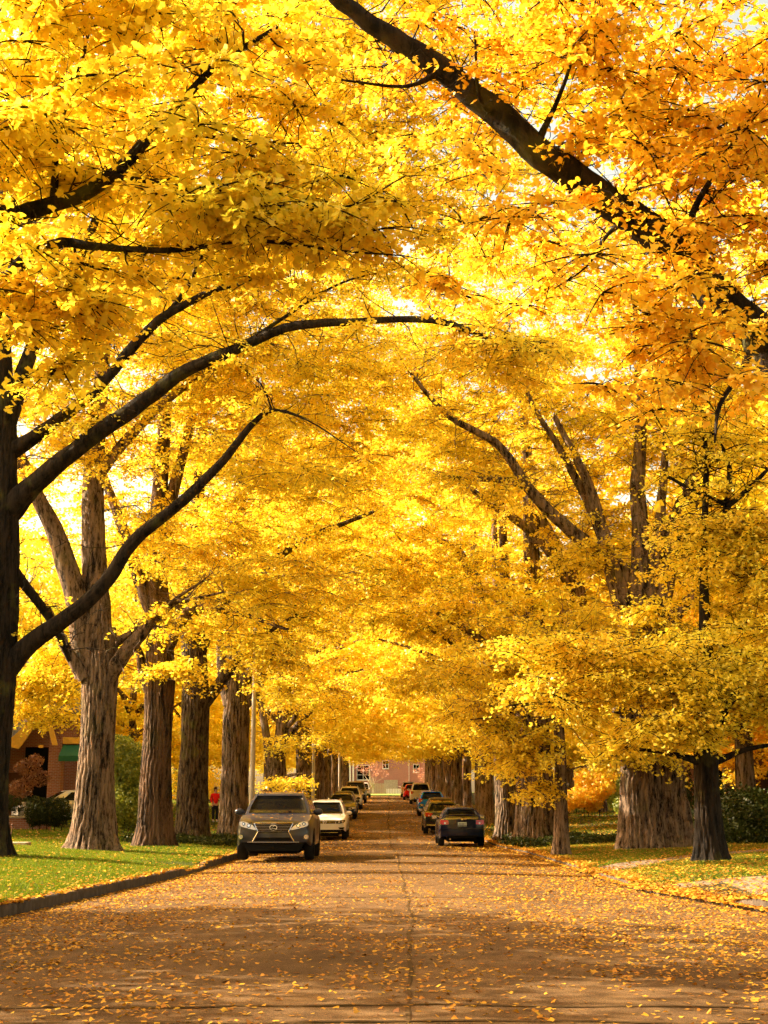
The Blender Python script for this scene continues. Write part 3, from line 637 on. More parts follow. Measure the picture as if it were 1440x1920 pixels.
# right 3 : slim trunk near the kerb
x, y = 4.38, 36.3
make_tree(base(x, y), [
    TR(x, y, [(0, 0, .21), (0, .3, .175), (0, 1.2, .155), (.02, 2.4, .145), (0, 3.6, .125), (-.02, 4.6, .08), (0, 5.6, .04)]),
    LB((1050, 1440, 36.3, 9), (1070, 1443, 36.3, 5), (1090, 1436, 36.3, 2)), LB((1046, 1330, 36.3, 14), (1010, 1320, 36.3, 8), (940, 1325, 36, 6), (860, 1310, 35.8, 3)), LB((1046, 1345, 36.3, 12), (1000, 1355, 36.3, 7), (940, 1345, 36, 4), (880, 1350, 35.8, 3)),
], [E(960, 1250, 36, 1.7, 1.2, .5, 3), E(980, 1390, 36.1, .7, .6, .6, 1.4), E(1000, 1465, 36.1, .33, .35, .3, .3), E(1080, 1310, 36.3, 1.0, .8, .4, 1.1), E(1050, 1180, 36.3, 1.6, 1.2, .7, 2.5), E(900, 1330, 36, .9, .8, .3, .7)],
    135, 170, .08, T_MD, LY, BARK, 10, 'slim straight ginkgo close to the right kerb, between navy sedan and huge trunk', 'slim younger ginkgoes on the right', ridges=14, flare=.35, sscale=.75)

def right_mid(x, y, r, seed, label, limbs, env, nc=300, **k):
    make_tree(base(x, y), [TR(x, y, [(0, 0, r * 1.25), (0, .6, r * 1.08), (0, 2, r), (-.02, 3.5, r * .97), (0, 5, r * .95), (.1, 8, r * .6), (0, 14, r * .3), (-.3, 19, .08)])] + limbs, env,
              nc, 160, .10, T_MD, k.pop('lm', LY), BARK, seed, label, 'big ginkgo trees beside the right kerb', ridges=28, flare=.3, **k)
right_mid(5.35, 52, .62, 11, 'wide pale ginkgo trunk directly behind the slim trunk near the right kerb',
    [LB((1000, 1330, 52, 40), (1050, 1180, 52, 34), (1085, 1120, 52, 32), (1040, 1030, 52, 30), (1000, 940, 52, 24), (985, 800, 52, 14)), LB((1010, 1320, 52, 30), (1090, 1160, 52, 24), (1060, 1085, 51.8, 20), (1010, 1010, 51.5, 18), (930, 950, 51, 14), (850, 895, 50.5, 9)), LB((990, 1300, 52, 26), (900, 1200, 51, 16), (820, 1150, 50, 8))],
    [E(900, 1130, 50.5, 3.4, 3, .9, 12), E(850, 1000, 51, 4, 3, 1.4, 12), E(1000, 1080, 53, 3, 2, 1.6, 8), E(960, 850, 52, 5, 4, 3, 20), E(860, 1250, 49.5, 2.4, 2, .5, 5), E(950, 600, 53, 6, 5, 5, 22), E(770, 760, 47, 3, 3, 2, 11), E(1000, 1290, 52, 1.6, 1.6, .5, 3)])
right_mid(4.75, 57, .42, 12, 'dark leaning ginkgo trunk between the navy sedan and the wide pale trunk',
    [LB((955, 1330, 57, 26), (900, 1260, 56, 16), (840, 1200, 55, 10), (760, 1150, 54, 5)), LB((950, 1400, 57, 20), (915, 1370, 56.5, 14), (890, 1350, 56, 7)), LB((955, 1250, 57, 26), (870, 1050, 56, 18), (820, 1010, 55.6, 10))],
    [E(830, 1170, 55, 3.2, 3, .8, 10), E(870, 1290, 54.5, 2, 2, .6, 5), E(760, 1080, 55, 3, 3, 1, 8), E(820, 880, 57, 5, 4, 3, 20), E(850, 620, 58, 6, 5, 6, 20), E(900, 1380, 56, .8, 1, .5, 1.4)])

# ------------------------------------------------------------------ generic street ginkgoes, copied down both rows
def proto_tree(seed, label, group, leafmat=LY, q=1, nc=270, nl=90, ls=.17, z0=0):
    g = np.random.default_rng(seed + 500); limbs = [([np.array([0, 0, -.15]), np.array([0, 0, .6]), np.array([.05, .05, 2.5]), np.array([0, 0, 5]), np.array([q * .3, 0, 9]), np.array([q * .5, 0, 14]), np.array([q * .4, .2, 19])], [.44, .36, .32, .31, .25, .16, .06])]
    for k in range(9):
        a = g.uniform(0, 6.28) if k > 3 else (0 if q > 0 else math.pi) + g.normal(0, .7)
        h = g.uniform(4, 9); L = g.uniform(4, 7); d = np.array([math.cos(a), math.sin(a), 0])
        limbs.append(([np.array([0, 0, h]), np.array([0, 0, h + .8]) + d * L * .25, np.array([0, 0, h + 2.2]) + d * L * .6, np.array([0, 0, h + 3]) + d * L], [.26, .19, .12, .05]))
    env = [((q * 1.5, 0, 13), (6.5, 5.4, 7), 10), ((q * 2.6, 0, 8), (4.2, 4.6, 2.2), 3), ((q * 3.6, 0, 5.3), (2.6, 3.6, 1.0), 1.8), ((-q * 3, 0, 8), (3, 4, 3), 1.6), ((q * 1.5, 0, 18.5), (5, 4.5, 4), 4)]
    keep = lambda p: p[2] > 3.5 + .25 * max(0, 2 - abs(p[0])) 
    return make_tree((0, 0, 0), limbs, env, nc, nl, ls, T_LO, leafmat, BARK, seed, label, group, keep=keep, ring=12, sscale=1.35, twigs=False, ridges=0, flare=.3)
GL, GRR = 'big ginkgo trees lining the left kerb', 'big ginkgo trees beside the right kerb'
pl = [proto_tree(31, 'x', GL), proto_tree(32, 'x', GL), proto_tree(33, 'x', GL)]
left_rest = [(-5.9, 79), (-5.3, 88.5), (-5.5, 98), (-5.3, 106), (-5.4, 114), (-5.3, 122), (-5.4, 131), (-5.2, 140), (-5.4, 149), (-5.3, 158), (-5.2, 168), (-5.3, 178), (-5.3, 188)]
right_rest = [(5.6, 66), (5.2, 75), (5.5, 85), (5.3, 94), (5.1, 102), (5.3, 111), (5.2, 119), (5.4, 128), (5.2, 137), (5.3, 146), (5.2, 156), (5.3, 166), (5.2, 177), (5.3, 187)]
NUM = ['first', 'second', 'third', 'fourth', 'fifth', 'sixth', 'seventh', 'eighth', 'ninth', 'tenth', 'eleventh', 'twelfth', 'thirteenth', 'fourteenth', 'fifteenth', 'sixteenth', 'seventeenth', 'eighteenth', 'nineteenth', 'twentieth']
rr = random.Random(9); used = set()
def place(protos, i, loc, rz, sc, label, group):
    src = protos[i]
    if src.name not in used:
        used.add(src.name); src.location = loc; src.rotation_euler = (0, 0, rz); src.scale = sc; src['label'] = label; src['group'] = group; return src
    return copy_tree(src, loc, rz, sc, label, group)
for k, (x, y) in enumerate(left_rest):
    s = rr.uniform(.78, 1.12); place(pl, k % 3, (x, y, float(lawn_z(x, y))), rr.uniform(-.35, .35), (s, s, s * rr.uniform(.95, 1.08)), f'{NUM[k]} ginkgo beyond the burled trunk in the far left row', GL)
for k, (x, y) in enumerate(right_rest):
    s = rr.uniform(.78, 1.1); place(pl, (k + 1) % 3, (x, y, float(lawn_z(x, y))), math.pi + rr.uniform(-.35, .35), (s, s, s * rr.uniform(.95, 1.08)), f'{NUM[k]} ginkgo beyond the dark leaning trunk in the far right row', GRR)

for k, (x, y, q_) in enumerate([(-8, -9, 0), (-7.5, -20, 1), (-7.5, -31, 2), (-7.5, -43, 0), (8.5, -5, 1), (8, -16, 2), (7.5, -28, 0), (7.5, -40, 1)]):
    copy_tree(pl[q_], (x, y, 0), 0 if x < 0 else math.pi, (1, 1, 1), f'{NUM[k % 4]} ginkgo of the {"left" if x < 0 else "right"} row back behind the viewer, out of the frame', GL if x < 0 else GRR)
# trees in the gardens behind both rows, and two unseen ones added for shade
GB = 'garden trees behind the street rows'
def proto_bg(seed, leafmat, nc=260, nl=90, ls=.18, hz=8.5, low=2.4):
    g = np.random.default_rng(seed + 900); limbs = [([np.array([0, 0, -.15]), np.array([0, 0, 2]), np.array([.1, 0, 6]), np.array([.1, .1, 12])], [.3, .24, .2, .06])]
    for k in range(6):
        a = k * 1.05 + g.normal(0, .2); d = np.array([math.cos(a), math.sin(a), 0]); h = g.uniform(2.4, 6)
        limbs.append(([np.array([0, 0, h]), np.array([0, 0, h + 1.2]) + d * 1.4, np.array([0, 0, h + 2.5]) + d * 3.4], [.13, .09, .03]))
    env = [((0, 0, hz), (5.2, 5.2, 6.5), 10), ((0, 0, low + 2.2), (4.6, 4.6, 1.8), 4)]
    return make_tree((0, 0, 0), limbs, env, nc, nl, ls, T_LO, leafmat, BARK, seed, 'x', GB, name='garden_tree', keep=lambda p: p[2] > low, ring=10, sscale=1.3, twigs=False, flare=.3)
pb = [proto_bg(41, LY), proto_bg(42, LG), proto_bg(43, LO)]
bgs = [(-34, 60, 1, 1.4), (-38, 84, 0, 1.5), (-32, 120, 0, 1.5), (-45, 140, 0, 1.6), (-21, 51, 1, 1.1), (-13.5, 76, 0, 1.0), (-12.5, 92, 0, 1.1), (-19, 84, 1, 1.2), (-14, 108, 0, 1.2), (-24, 70, 0, 1.3), (-30, 95, 1, 1.4), (-13, 130, 0, 1.2), (-22, 118, 0, 1.4), (-13, 155, 0, 1.3), (-27, 56, 0, 1.3), (-22, 150, 0, 1.5), (-14, 182, 0, 1.3), (-40, 24, 0, 1.25), (-12.3, 15, 0, 1.0), (-13, 4, 0, 1.05), (12.5, 50, 0, 1.35), (15, 33, 0, 1.3), (-28, 190, 0, 1.5),
       (14.5, 58, 2, .8), (13, 70, 0, .95), (19, 52, 0, 1.1), (18, 66, 2, 1.1), (12.5, 84, 0, 1.1), (20, 82, 0, 1.3), (13, 102, 0, 1.2), (24, 60, 0, 1.3), (23, 100, 0, 1.4), (13, 124, 0, 1.2), (22, 128, 0, 1.4), (13, 150, 2, 1.3), (22, 160, 0, 1.5), (14, 182, 0, 1.3), (17.5, 42, 2, 1.1), (30, 80, 2, 1.5), (28, 190, 0, 1.5)]
kinds = ['yellow', 'green and yellow', 'orange']
cnt = {}
for k, (x, y, kk, s) in enumerate(bgs):
    side = 'left' if x < 0 else 'right'; j = cnt[(side, kk)] = cnt.get((side, kk), 0) + 1
    place(pb, kk, (x, y, float(lawn_z(x, y))), rr.uniform(0, 6.28), (s, s, s * (.66 if -14 < x < -12 and y < 16 else 1)), f'{NUM[j - 1]} {kinds[kk]} garden tree behind the {side} row, counted from the near end', GB)  # the two flattened ones are unseen, added to shade the foreground road
# a few tall trees beyond the end of the street closing the view
for k, (x, y, s) in enumerate([(-19, 243, 1.5), (-9.5, 250, 1.3), (8.5, 252, 1.35), (18, 246, 1.5), (-33, 240, 1.6), (33, 240, 1.6)]):
    copy_tree(pb[0], (x, y, 3.4), k * 1.1, (s, s, s), f'{NUM[k]} yellow tree beside and behind the brick house closing the far end of the street', 'yellow trees behind the brick house at the end')
# ------------------------------------------------------------------ paths, fallen leaves, grass, ground cover
def poly_sheet(name, corners, mat, dz, n=14):
    """bilinear patch draped on the lawn, thick enough to read as a slab"""
    c = np.array(corners, float); V = []
    for j in range(n + 1):
        for i in range(n + 1):
            u, v = i / n, j / n; p = (c[0] * (1 - u) + c[1] * u) * (1 - v) + (c[3] * (1 - u) + c[2] * u) * v
            V.append((p[0], p[1], float(lawn_z(p[0], p[1])) + dz))
    i = np.arange(n)[:, None] * (n + 1) + np.arange(n)[None]; Q = np.stack([i, i + 1, i + n + 2, i + n + 1], -1).reshape(-1, 4)
    o = np_mesh(name, np.array(V), Q, MAT[mat], smooth=True); o['kind'] = 'structure'; return o
poly_sheet('footpath', [(4.15, 27.7), (4.15, 29.3), (7.0, 33.0), (7.4, 31.9)], 'concrete', .02)
poly_sheet('footpath', [(7.42, 31.9), (7.02, 33.0), (26, 34.4), (26, 33.2)], 'concrete', .02)
poly_sheet('driveway', [(4.15, 20.0), (4.15, 22.8), (22, 24.4), (22, 21.4)], 'concrete', .02)
poly_sheet('footpath', [(-9.5, 45.6), (-9.5, 46.8), (-30, 48.5), (-30, 47.0)], 'concrete', .02)

g = np.random.default_rng(77)
def fallen(name, X, Y, Z, size, tpl, seed, sig=.26):
    gg = np.random.default_rng(seed); n = len(X); th = gg.uniform(0, 6.28, n)
    ax = np.stack([np.cos(th), np.sin(th), gg.normal(.02, .13, n)], 1); nr = np.stack([gg.normal(0, sig, n), gg.normal(0, sig, n), np.ones(n)], 1)
    V, Fa, k = leaf_geo(np.stack([X, Y, Z], 1), ax, nr, size, tpl)
    return V, Fa, np.repeat(np.clip(gg.normal(.52, .30, n), 0, 1), k)
def field(n, x0, x1, y0, y1, dens):
    X, Y = g.uniform(x0, x1, n), g.uniform(y0, y1, n); d = dens(X, Y); return X[g.uniform(0, 1, n) < d], Y[g.uniform(0, 1, n) < d] if 0 else None, d
def scatter(n, x0, x1, y0, y1, dens):
    X, Y = g.uniform(x0, x1, n), g.uniform(y0, y1, n); m = g.uniform(0, 1, n) < dens(X, Y); return X[m], Y[m]
def tracks(X): return 1 - .6 * (np.exp(-((X - .95) / .42) ** 2) + np.exp(-((X + .65) / .42) ** 2) + np.exp(-((X - 2.4) / .35) ** 2) * .5)
def patchy(X, Y): return .55 + .45 * np.sin(X * 1.9 + 2 * np.sin(Y * .8)) * np.sin(Y * 1.3 + 1.7 * np.sin(X * .9))
def road_d(X, Y):
    kl, kr = X - edgeL(Y), edgeR(Y) - X; k = np.minimum(kl, kr)
    centre = np.where(Y < 22, .27, np.where(Y < 34, .10, .03))
    d = centre * (.15 + 1.7 * patchy(X, Y) ** 1.6) * np.where(Y > 17, tracks(X), 1) + .95 * np.exp(-np.maximum(k, 0) / np.where(Y < 30, 1.15, .8)) * (.5 + .5 * patchy(X, Y))
    d += .30 * (X > 1.5) * (Y < 25) * patchy(X * .7, Y)
    return np.where(k < 0, 0, np.clip(d, 0, 1))
def rz_(X, Y): return gz(Y) + .05 * (1 - np.clip(np.abs(X) / 4, 0, 1) ** 2) - .05
G = Geo()
for (n, x0, x1, y0, y1, tpl, sz, lift) in [(64000, -7, 7, 7, 20, T_HI, .045, .006), (100000, -5.2, 5.2, 20, 48, T_MD, .045, .008), (60000, -4, 4, 48, 100, T_LO, .09, .012), (40000, -4, 4, 100, 195, T_LO, .14, .015)]:
    X, Y = scatter(n, x0, x1, y0, y1, road_d)
    V, Fa, a = fallen('', X, Y, rz_(X, Y) + lift, sz * g.uniform(.6, 1.15, len(X)), tpl, n); G.add(V, Fa, a)
for (cx, yf, L_, W_, H_, nose, cowl, c0, r0, r1, nn) in [(-2.73, 34.9, 4.77, 1.885, 1.66, .93, 1.11, 1.15, 1.95, 4.15, 160), (-2.58, 60.2, 4.6, 1.84, 1.63, .9, 1.06, 1.1, 1.8, 4.05, 60), (2.75, 52.7, 4.45, 1.73, 1.43, .9, 1.0, 0, 1.1, 2.2, 130), (2.6, 66, 4.8, 1.83, 1.46, .9, 1.0, 0, 1.4, 2.6, 120)]:
    X = cx + g.uniform(-.55, .55, nn); yy = g.uniform(r0, r1, nn); Z = np.full(nn, H_ - .005)
    if c0:
        k = nn // 3; yy[:k] = g.uniform(.3, c0 - .1, k); Z[:k] = nose + .04 + (cowl - nose - .04) * (yy[:k] - .3) / (c0 - .3) + .006; X[:k] = cx + g.uniform(-.75, .75, k)
    V, Fa, a = fallen('', X, yf + yy, Z + gz(yf + 2) + .006, .055 * g.uniform(.6, 1.15, nn) * (1 if yf < 50 else 1.4), T_MD, nn + 1); G.add(V, Fa, a)
o = G.build('fallen_leaves', LF); props(o, 'yellow and orange ginkgo leaves strewn over the street, thickest along the kerbs', 'leaf litter', kind='stuff')
G = Geo()
def lawn_d(X, Y):
    e = np.where(X < 0, edgeL(Y) - X, X - edgeR(Y)); r = (X > 0) * .35
    return np.where(e < .02, 0, np.clip((.22 + r) * (.3 + patchy(X * 1.3, Y)) + .8 * np.exp(-np.maximum(e, 0) / np.where((X > 0) & (Y < 27.5), 1.3, .35)), 0, 1))
for (n, x0, x1, y0, y1, tpl, sz) in [(26000, -12, -3.9, 17, 48, T_MD, .060), (46000, 3.9, 12, 17, 48, T_MD, .058), (26000, -16, -3.9, 48, 110, T_LO, .10), (26000, 3.9, 16, 48, 110, T_LO, .10)]:
    X, Y = scatter(n, x0, x1, y0, y1, lawn_d)
    V, Fa, a = fallen('', X, Y, lawn_z(X, Y) + .035, sz * g.uniform(.6, 1.15, len(X)), tpl, n + 3); G.add(V, Fa, a)
for sd_, ef in ((-1, edgeL), (1, edgeR)):
    n = 9000 if sd_ < 0 else 22000
    Y = 17 + 75 * g.uniform(0, 1, n) ** 1.5; e = np.abs(g.normal(0, .22 if sd_ > 0 else .12, n)) - .1; X = ef(Y) + sd_ * e
    kh = (kh_l if sd_ < 0 else kh_r)(Y); zz = np.where(e < 0, gz(Y) + .012, np.where(e < .15, gz(Y) + kh + .014, lawn_z(X, Y) + .03)); m = (e > -.08) if sd_ > 0 else (e > .02)
    V, Fa, a = fallen('', X[m], Y[m], zz[m], .07 * g.uniform(.6, 1.15, m.sum()), T_MD, n + 9, sig=.4); G.add(V, Fa, a)
o = G.build('lawn_leaves', LF); props(o, 'scattered yellow leaves lying on the grass verges on both sides', 'leaf litter', kind='stuff')

def grass(n, x0, x1, y0, y1, h, wd, seed, dens=None):
    X, Y = scatter(n, x0, x1, y0, y1, dens or (lambda X, Y: 1.0 * (np.where(X < 0, edgeL(Y) - X, X - edgeR(Y)) > .16)))
    n = len(X); Z = lawn_z(X, Y); gg = np.random.default_rng(seed); th = gg.uniform(0, 6.28, n); hh = h * gg.uniform(.5, 1.25, n)
    dx, dy = np.cos(th) * wd, np.sin(th) * wd; lx, ly = gg.normal(0, .35, n) * hh, gg.normal(0, .35, n) * hh
    V = np.stack([np.stack([X - dx, Y - dy, Z], 1), np.stack([X + dx, Y + dy, Z], 1), np.stack([X + lx, Y + ly, Z + hh], 1)], 1).reshape(-1, 3)
    return V, (np.arange(n) * 3)[:, None] + np.arange(3)[None], np.repeat(np.clip(gg.normal(.5, .2, n), 0, 1), 3)
def not_path(X, Y):
    e = np.where(X < 0, edgeL(Y) - X, X - edgeR(Y))
    bad = ((X > 4) & (Y > 19.9 + .078 * (X - 4)) & (Y < 22.9 + .09 * (X - 4))) | ((X > 4) & (X < 7.3) & (np.abs(Y - (28.5 + 1.35 * (X - 4.15))) < .9)) | ((X > 7) & (Y > 31.8) & (Y < 33.4)) | ((X < -9.5) & (Y > 45.5) & (Y < 47.6))
    return 1.0 * (e > .16) * (~bad) * np.where(X > 0, .75 + .25 * patchy(X, Y), 1)
G = Geo()
for a in [(150000, -10.5, -4, 17, 36, .055, .006), (90000, -15, -4, 36, 55, .06, .009), (60000, -22, -4, 55, 110, .08, .018), (110000, 4, 10.5, 17, 38, .055, .007), (70000, 4, 15, 38, 56, .06, .01), (50000, 4, 20, 56, 110, .08, .018)]:
    V, Fa, t = grass(*a, seed=int(a[0]), dens=not_path); G.add(V, Fa, t)
o = G.build('grass', GR); props(o, 'short green grass of the verges and front lawns', 'grass', kind='stuff')

def leaf_blob(blobs, n, size, seed, tpl=T_LO, flat=.3):
    """leaf shell over ellipsoid blobs: list of (cx,cy,cz,rx,ry,rz)"""
    gg = np.random.default_rng(seed); w_ = np.array([b[3] * b[5] + b[4] * b[5] + b[3] * b[4] for b in blobs]); w_ /= w_.sum()
    bi = gg.choice(len(blobs), n, p=w_); B = np.array(blobs)[bi]; d = unit(gg.normal(0, 1, (n, 3))); rad = gg.uniform(.55, 1.06, n) ** .5
    rad *= 1 + .12 * np.sin(7 * d[:, 0] + 3 * B[:, 0]) * np.sin(6 * d[:, 2] + B[:, 1])
    Pn = B[:, :3] + d * B[:, 3:] * rad[:, None]; nr = d + gg.normal(0, .5, (n, 3)); ax = np.cross(nr, gg.normal(0, 1, (n, 3))) + [0, 0, -flat]
    V, Fa, k = leaf_geo(Pn, ax, nr, size * gg.uniform(.6, 1.3, n), tpl)
    return V, Fa, np.repeat(np.clip(gg.normal(.5, .16, n), 0, 1), k)
def blobs_in(x0, x1, y0, y1, h, n, seed, r=.6):
    q = random.Random(seed); out = []
    for _ in range(n):
        x, y = q.uniform(x0, x1), q.uniform(y0, y1); hh = h * q.uniform(.75, 1.1); rr_ = r * q.uniform(.7, 1.3); out.append((x, y, float(lawn_z(x, y)) + hh * .45, rr_, rr_, hh * .55))
    return out
def bush(name, blobs, n, size, seed, mat, label, cat, kind=None, group=None, stems=True):
    V, Fa, a = leaf_blob(blobs, n, size, seed); c = np.array(blobs)[:, :3].mean(0); zb = float(lawn_z(c[0], c[1]))
    if kind:
        o = np_mesh(name, V, Fa, mat, attr=a); return props(o, label, cat, group, kind)
    t = thing(name, (c[0], c[1], zb), label, cat, group)
    np_mesh('foliage', V - np.array([c[0], c[1], zb]), Fa, mat, t, attr=a)
    if stems:
        q = random.Random(seed)
        for b in blobs[:6]:
            z0 = float(lawn_z(b[0], b[1])) - zb - .05; mb = MB()
            mb.tube([(b[0] - c[0], b[1] - c[1], z0), (b[0] - c[0] + q.uniform(-.1, .1), b[1] - c[1], z0 + b[5] * .8), (b[0] - c[0] + q.uniform(-.3, .3), b[1] - c[1], z0 + b[5] * 1.6)], [.035, .025, .01], 6)
            mb.build('stem', BARKD, t)
    return t
def cover(bl, n, seed, label): return bush('ground_cover', bl, n, .07, seed, LH, label, 'ivy', kind='stuff')
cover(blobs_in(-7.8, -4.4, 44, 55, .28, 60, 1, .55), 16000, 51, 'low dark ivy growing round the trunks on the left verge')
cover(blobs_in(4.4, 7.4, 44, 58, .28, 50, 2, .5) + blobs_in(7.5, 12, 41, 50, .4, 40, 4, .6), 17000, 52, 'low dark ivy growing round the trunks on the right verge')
LHG = leaf_mat('shrub_leaf_olive', [(0, (.10, .16, .02)), (.5, (.26, .30, .03)), (1, (.50, .46, .04))], trans=.35)
bush('shrub', [(-10.9, 60, 1.7, .8, .9, 1.2), (-10.3, 60, 1.5, .7, .9, 1.1), (-10.7, 60, 2.9, .8, .9, 1.1), (-11.2, 60, 3.4, .7, .9, .9)], 15000, .10, 61, LHG, 'tall olive green shrub just right of the forked sunlit trunk on the left', 'shrub')
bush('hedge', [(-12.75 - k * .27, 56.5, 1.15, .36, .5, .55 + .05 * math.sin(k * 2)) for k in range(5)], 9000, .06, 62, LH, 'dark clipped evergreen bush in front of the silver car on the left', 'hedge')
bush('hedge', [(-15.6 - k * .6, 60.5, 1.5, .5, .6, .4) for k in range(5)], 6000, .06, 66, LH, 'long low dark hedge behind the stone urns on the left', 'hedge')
bush('japanese_maple', [(-14.7, 58.6, 2.9, .55, .6, .35), (-14.2, 58.6, 2.5, .45, .6, .35), (-14.9, 58.6, 2.1, .5, .6, .4), (-14.4, 58.6, 3.2, .35, .5, .25)], 2600, .07, 63, leaf_mat('maple_leaf_russet', [(0, (.30, .13, .04)), (.5, (.20, .07, .025)), (1, (.10, .035, .015))], trans=.3), 'small reddish brown maple in front of the brick porch on the left', 'shrub')
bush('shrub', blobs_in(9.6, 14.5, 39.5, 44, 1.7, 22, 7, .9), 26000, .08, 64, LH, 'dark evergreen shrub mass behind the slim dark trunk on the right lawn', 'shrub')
bush('shrub', blobs_in(8.9, 10.2, 47, 49, 2.6, 6, 9, .6), 8000, .08, 67, LH, 'narrow dark shrub between the huge trunk and the shrub mass on the right', 'shrub')
bush('maple_tree', [(10.9, 78, 2.0, 1.0, 1.2, .6), (10.2, 78, 1.8, .8, 1.0, .5), (11.5, 78, 2.4, .9, 1.1, .6), (10.7, 78, 2.9, .5, .8, .5), (9.8, 78, 1.5, .5, .7, .3), (11.9, 78, 3.2, .7, .9, .6), (11.2, 78, 1.5, .5, .6, .35)], 7500, .12, 65, LO, 'small orange maple seen between the slim trunk and the huge trunk on the right', 'tree')
bush('shrub', [(12.4, 70, 1.6, .9, .9, .7), (13.4, 70, 1.7, .9, .9, .8), (11.6, 70, 1.4, .6, .6, .5)], 6000, .09, 68, LHG, 'round olive shrub left of the huge trunk on the right', 'shrub')

for k, (x, y, w_) in enumerate([(-17, 88, 2.2), (-20, 100, 2.6), (-16, 116, 2.4), (-19, 134, 2.8), (-24, 80, 2.8), (-30, 74, 3), (16, 92, 2.4), (19, 110, 2.6), (17, 132, 2.6), (22, 76, 2.6), (28, 66, 3), (-26, 110, 3)]):
    bush('shrub', blobs_in(x - w_, x + w_, y - 1.5, y + 1.5, 2.6, 8, 200 + k, 1.3), 4500, .16, 300 + k, [LHG, LG, LY][k % 3], f'{["olive", "green and yellow", "yellow"][k % 3]} garden shrub far behind the {"left" if x < 0 else "right"} row, {NUM[k % 6]} along that side', 'shrub', group='garden shrubs behind the rows', stems=False)
# ------------------------------------------------------------------ cars
def paint(name, col, metal=.35, rough=.28): return simple('paint_' + name, col, rough, metal, .05, 3, coat=.55)
PT = {k: paint(k, *v) for k, v in dict(grey=((.024, .027, .042), .1, .3), white=((.80, .80, .80), .0, .3), blueblack=((.02, .03, .07), .4, .25), navy=((.003, .007, .036), .0, .2), black=((.006, .006, .007), .0, .2),
      silver=((.42, .40, .38), .7, .3), blue=((.002, .20, 1.0), .3, .25), red=((.55, .01, .015), .1, .25), brown=((.05, .03, .02), .4, .3), pearl=((.62, .58, .50), .3, .3), charcoal=((.045, .04, .04), .4, .3)).items()}
simple('car_glass', (.004, .004, .004), .05, 0, .05, spec=.28); simple('black_trim', (.006, .0055, .005), .8, spec=.1); simple('rubber', (.018, .017, .016), .85)
MAT['car_glass'].node_tree.nodes['Principled BSDF'].inputs['IOR'].default_value = 1.25; simple('chrome', (.75, .73, .70), .12, 1.0, .03); simple('rim_metal', (.40, .39, .37), .3, .9, .05); simple('badge_silver', (.8, .78, .74), .35, .2, .03); simple('lamp_red', (.42, .015, .01), .12, 0, .1, coat=1); simple('lamp_clear', (.62, .58, .50), .08, .35, .1, coat=1)
simple('lamp_amber', (.7, .28, .03), .2, 0, .1, coat=1); simple('plate_pale', (.55, .68, .66), .5); simple('plate_ink', (.05, .1, .22), .5); simple('lens_dark', (.05, .05, .045), .05, .4, coat=1)

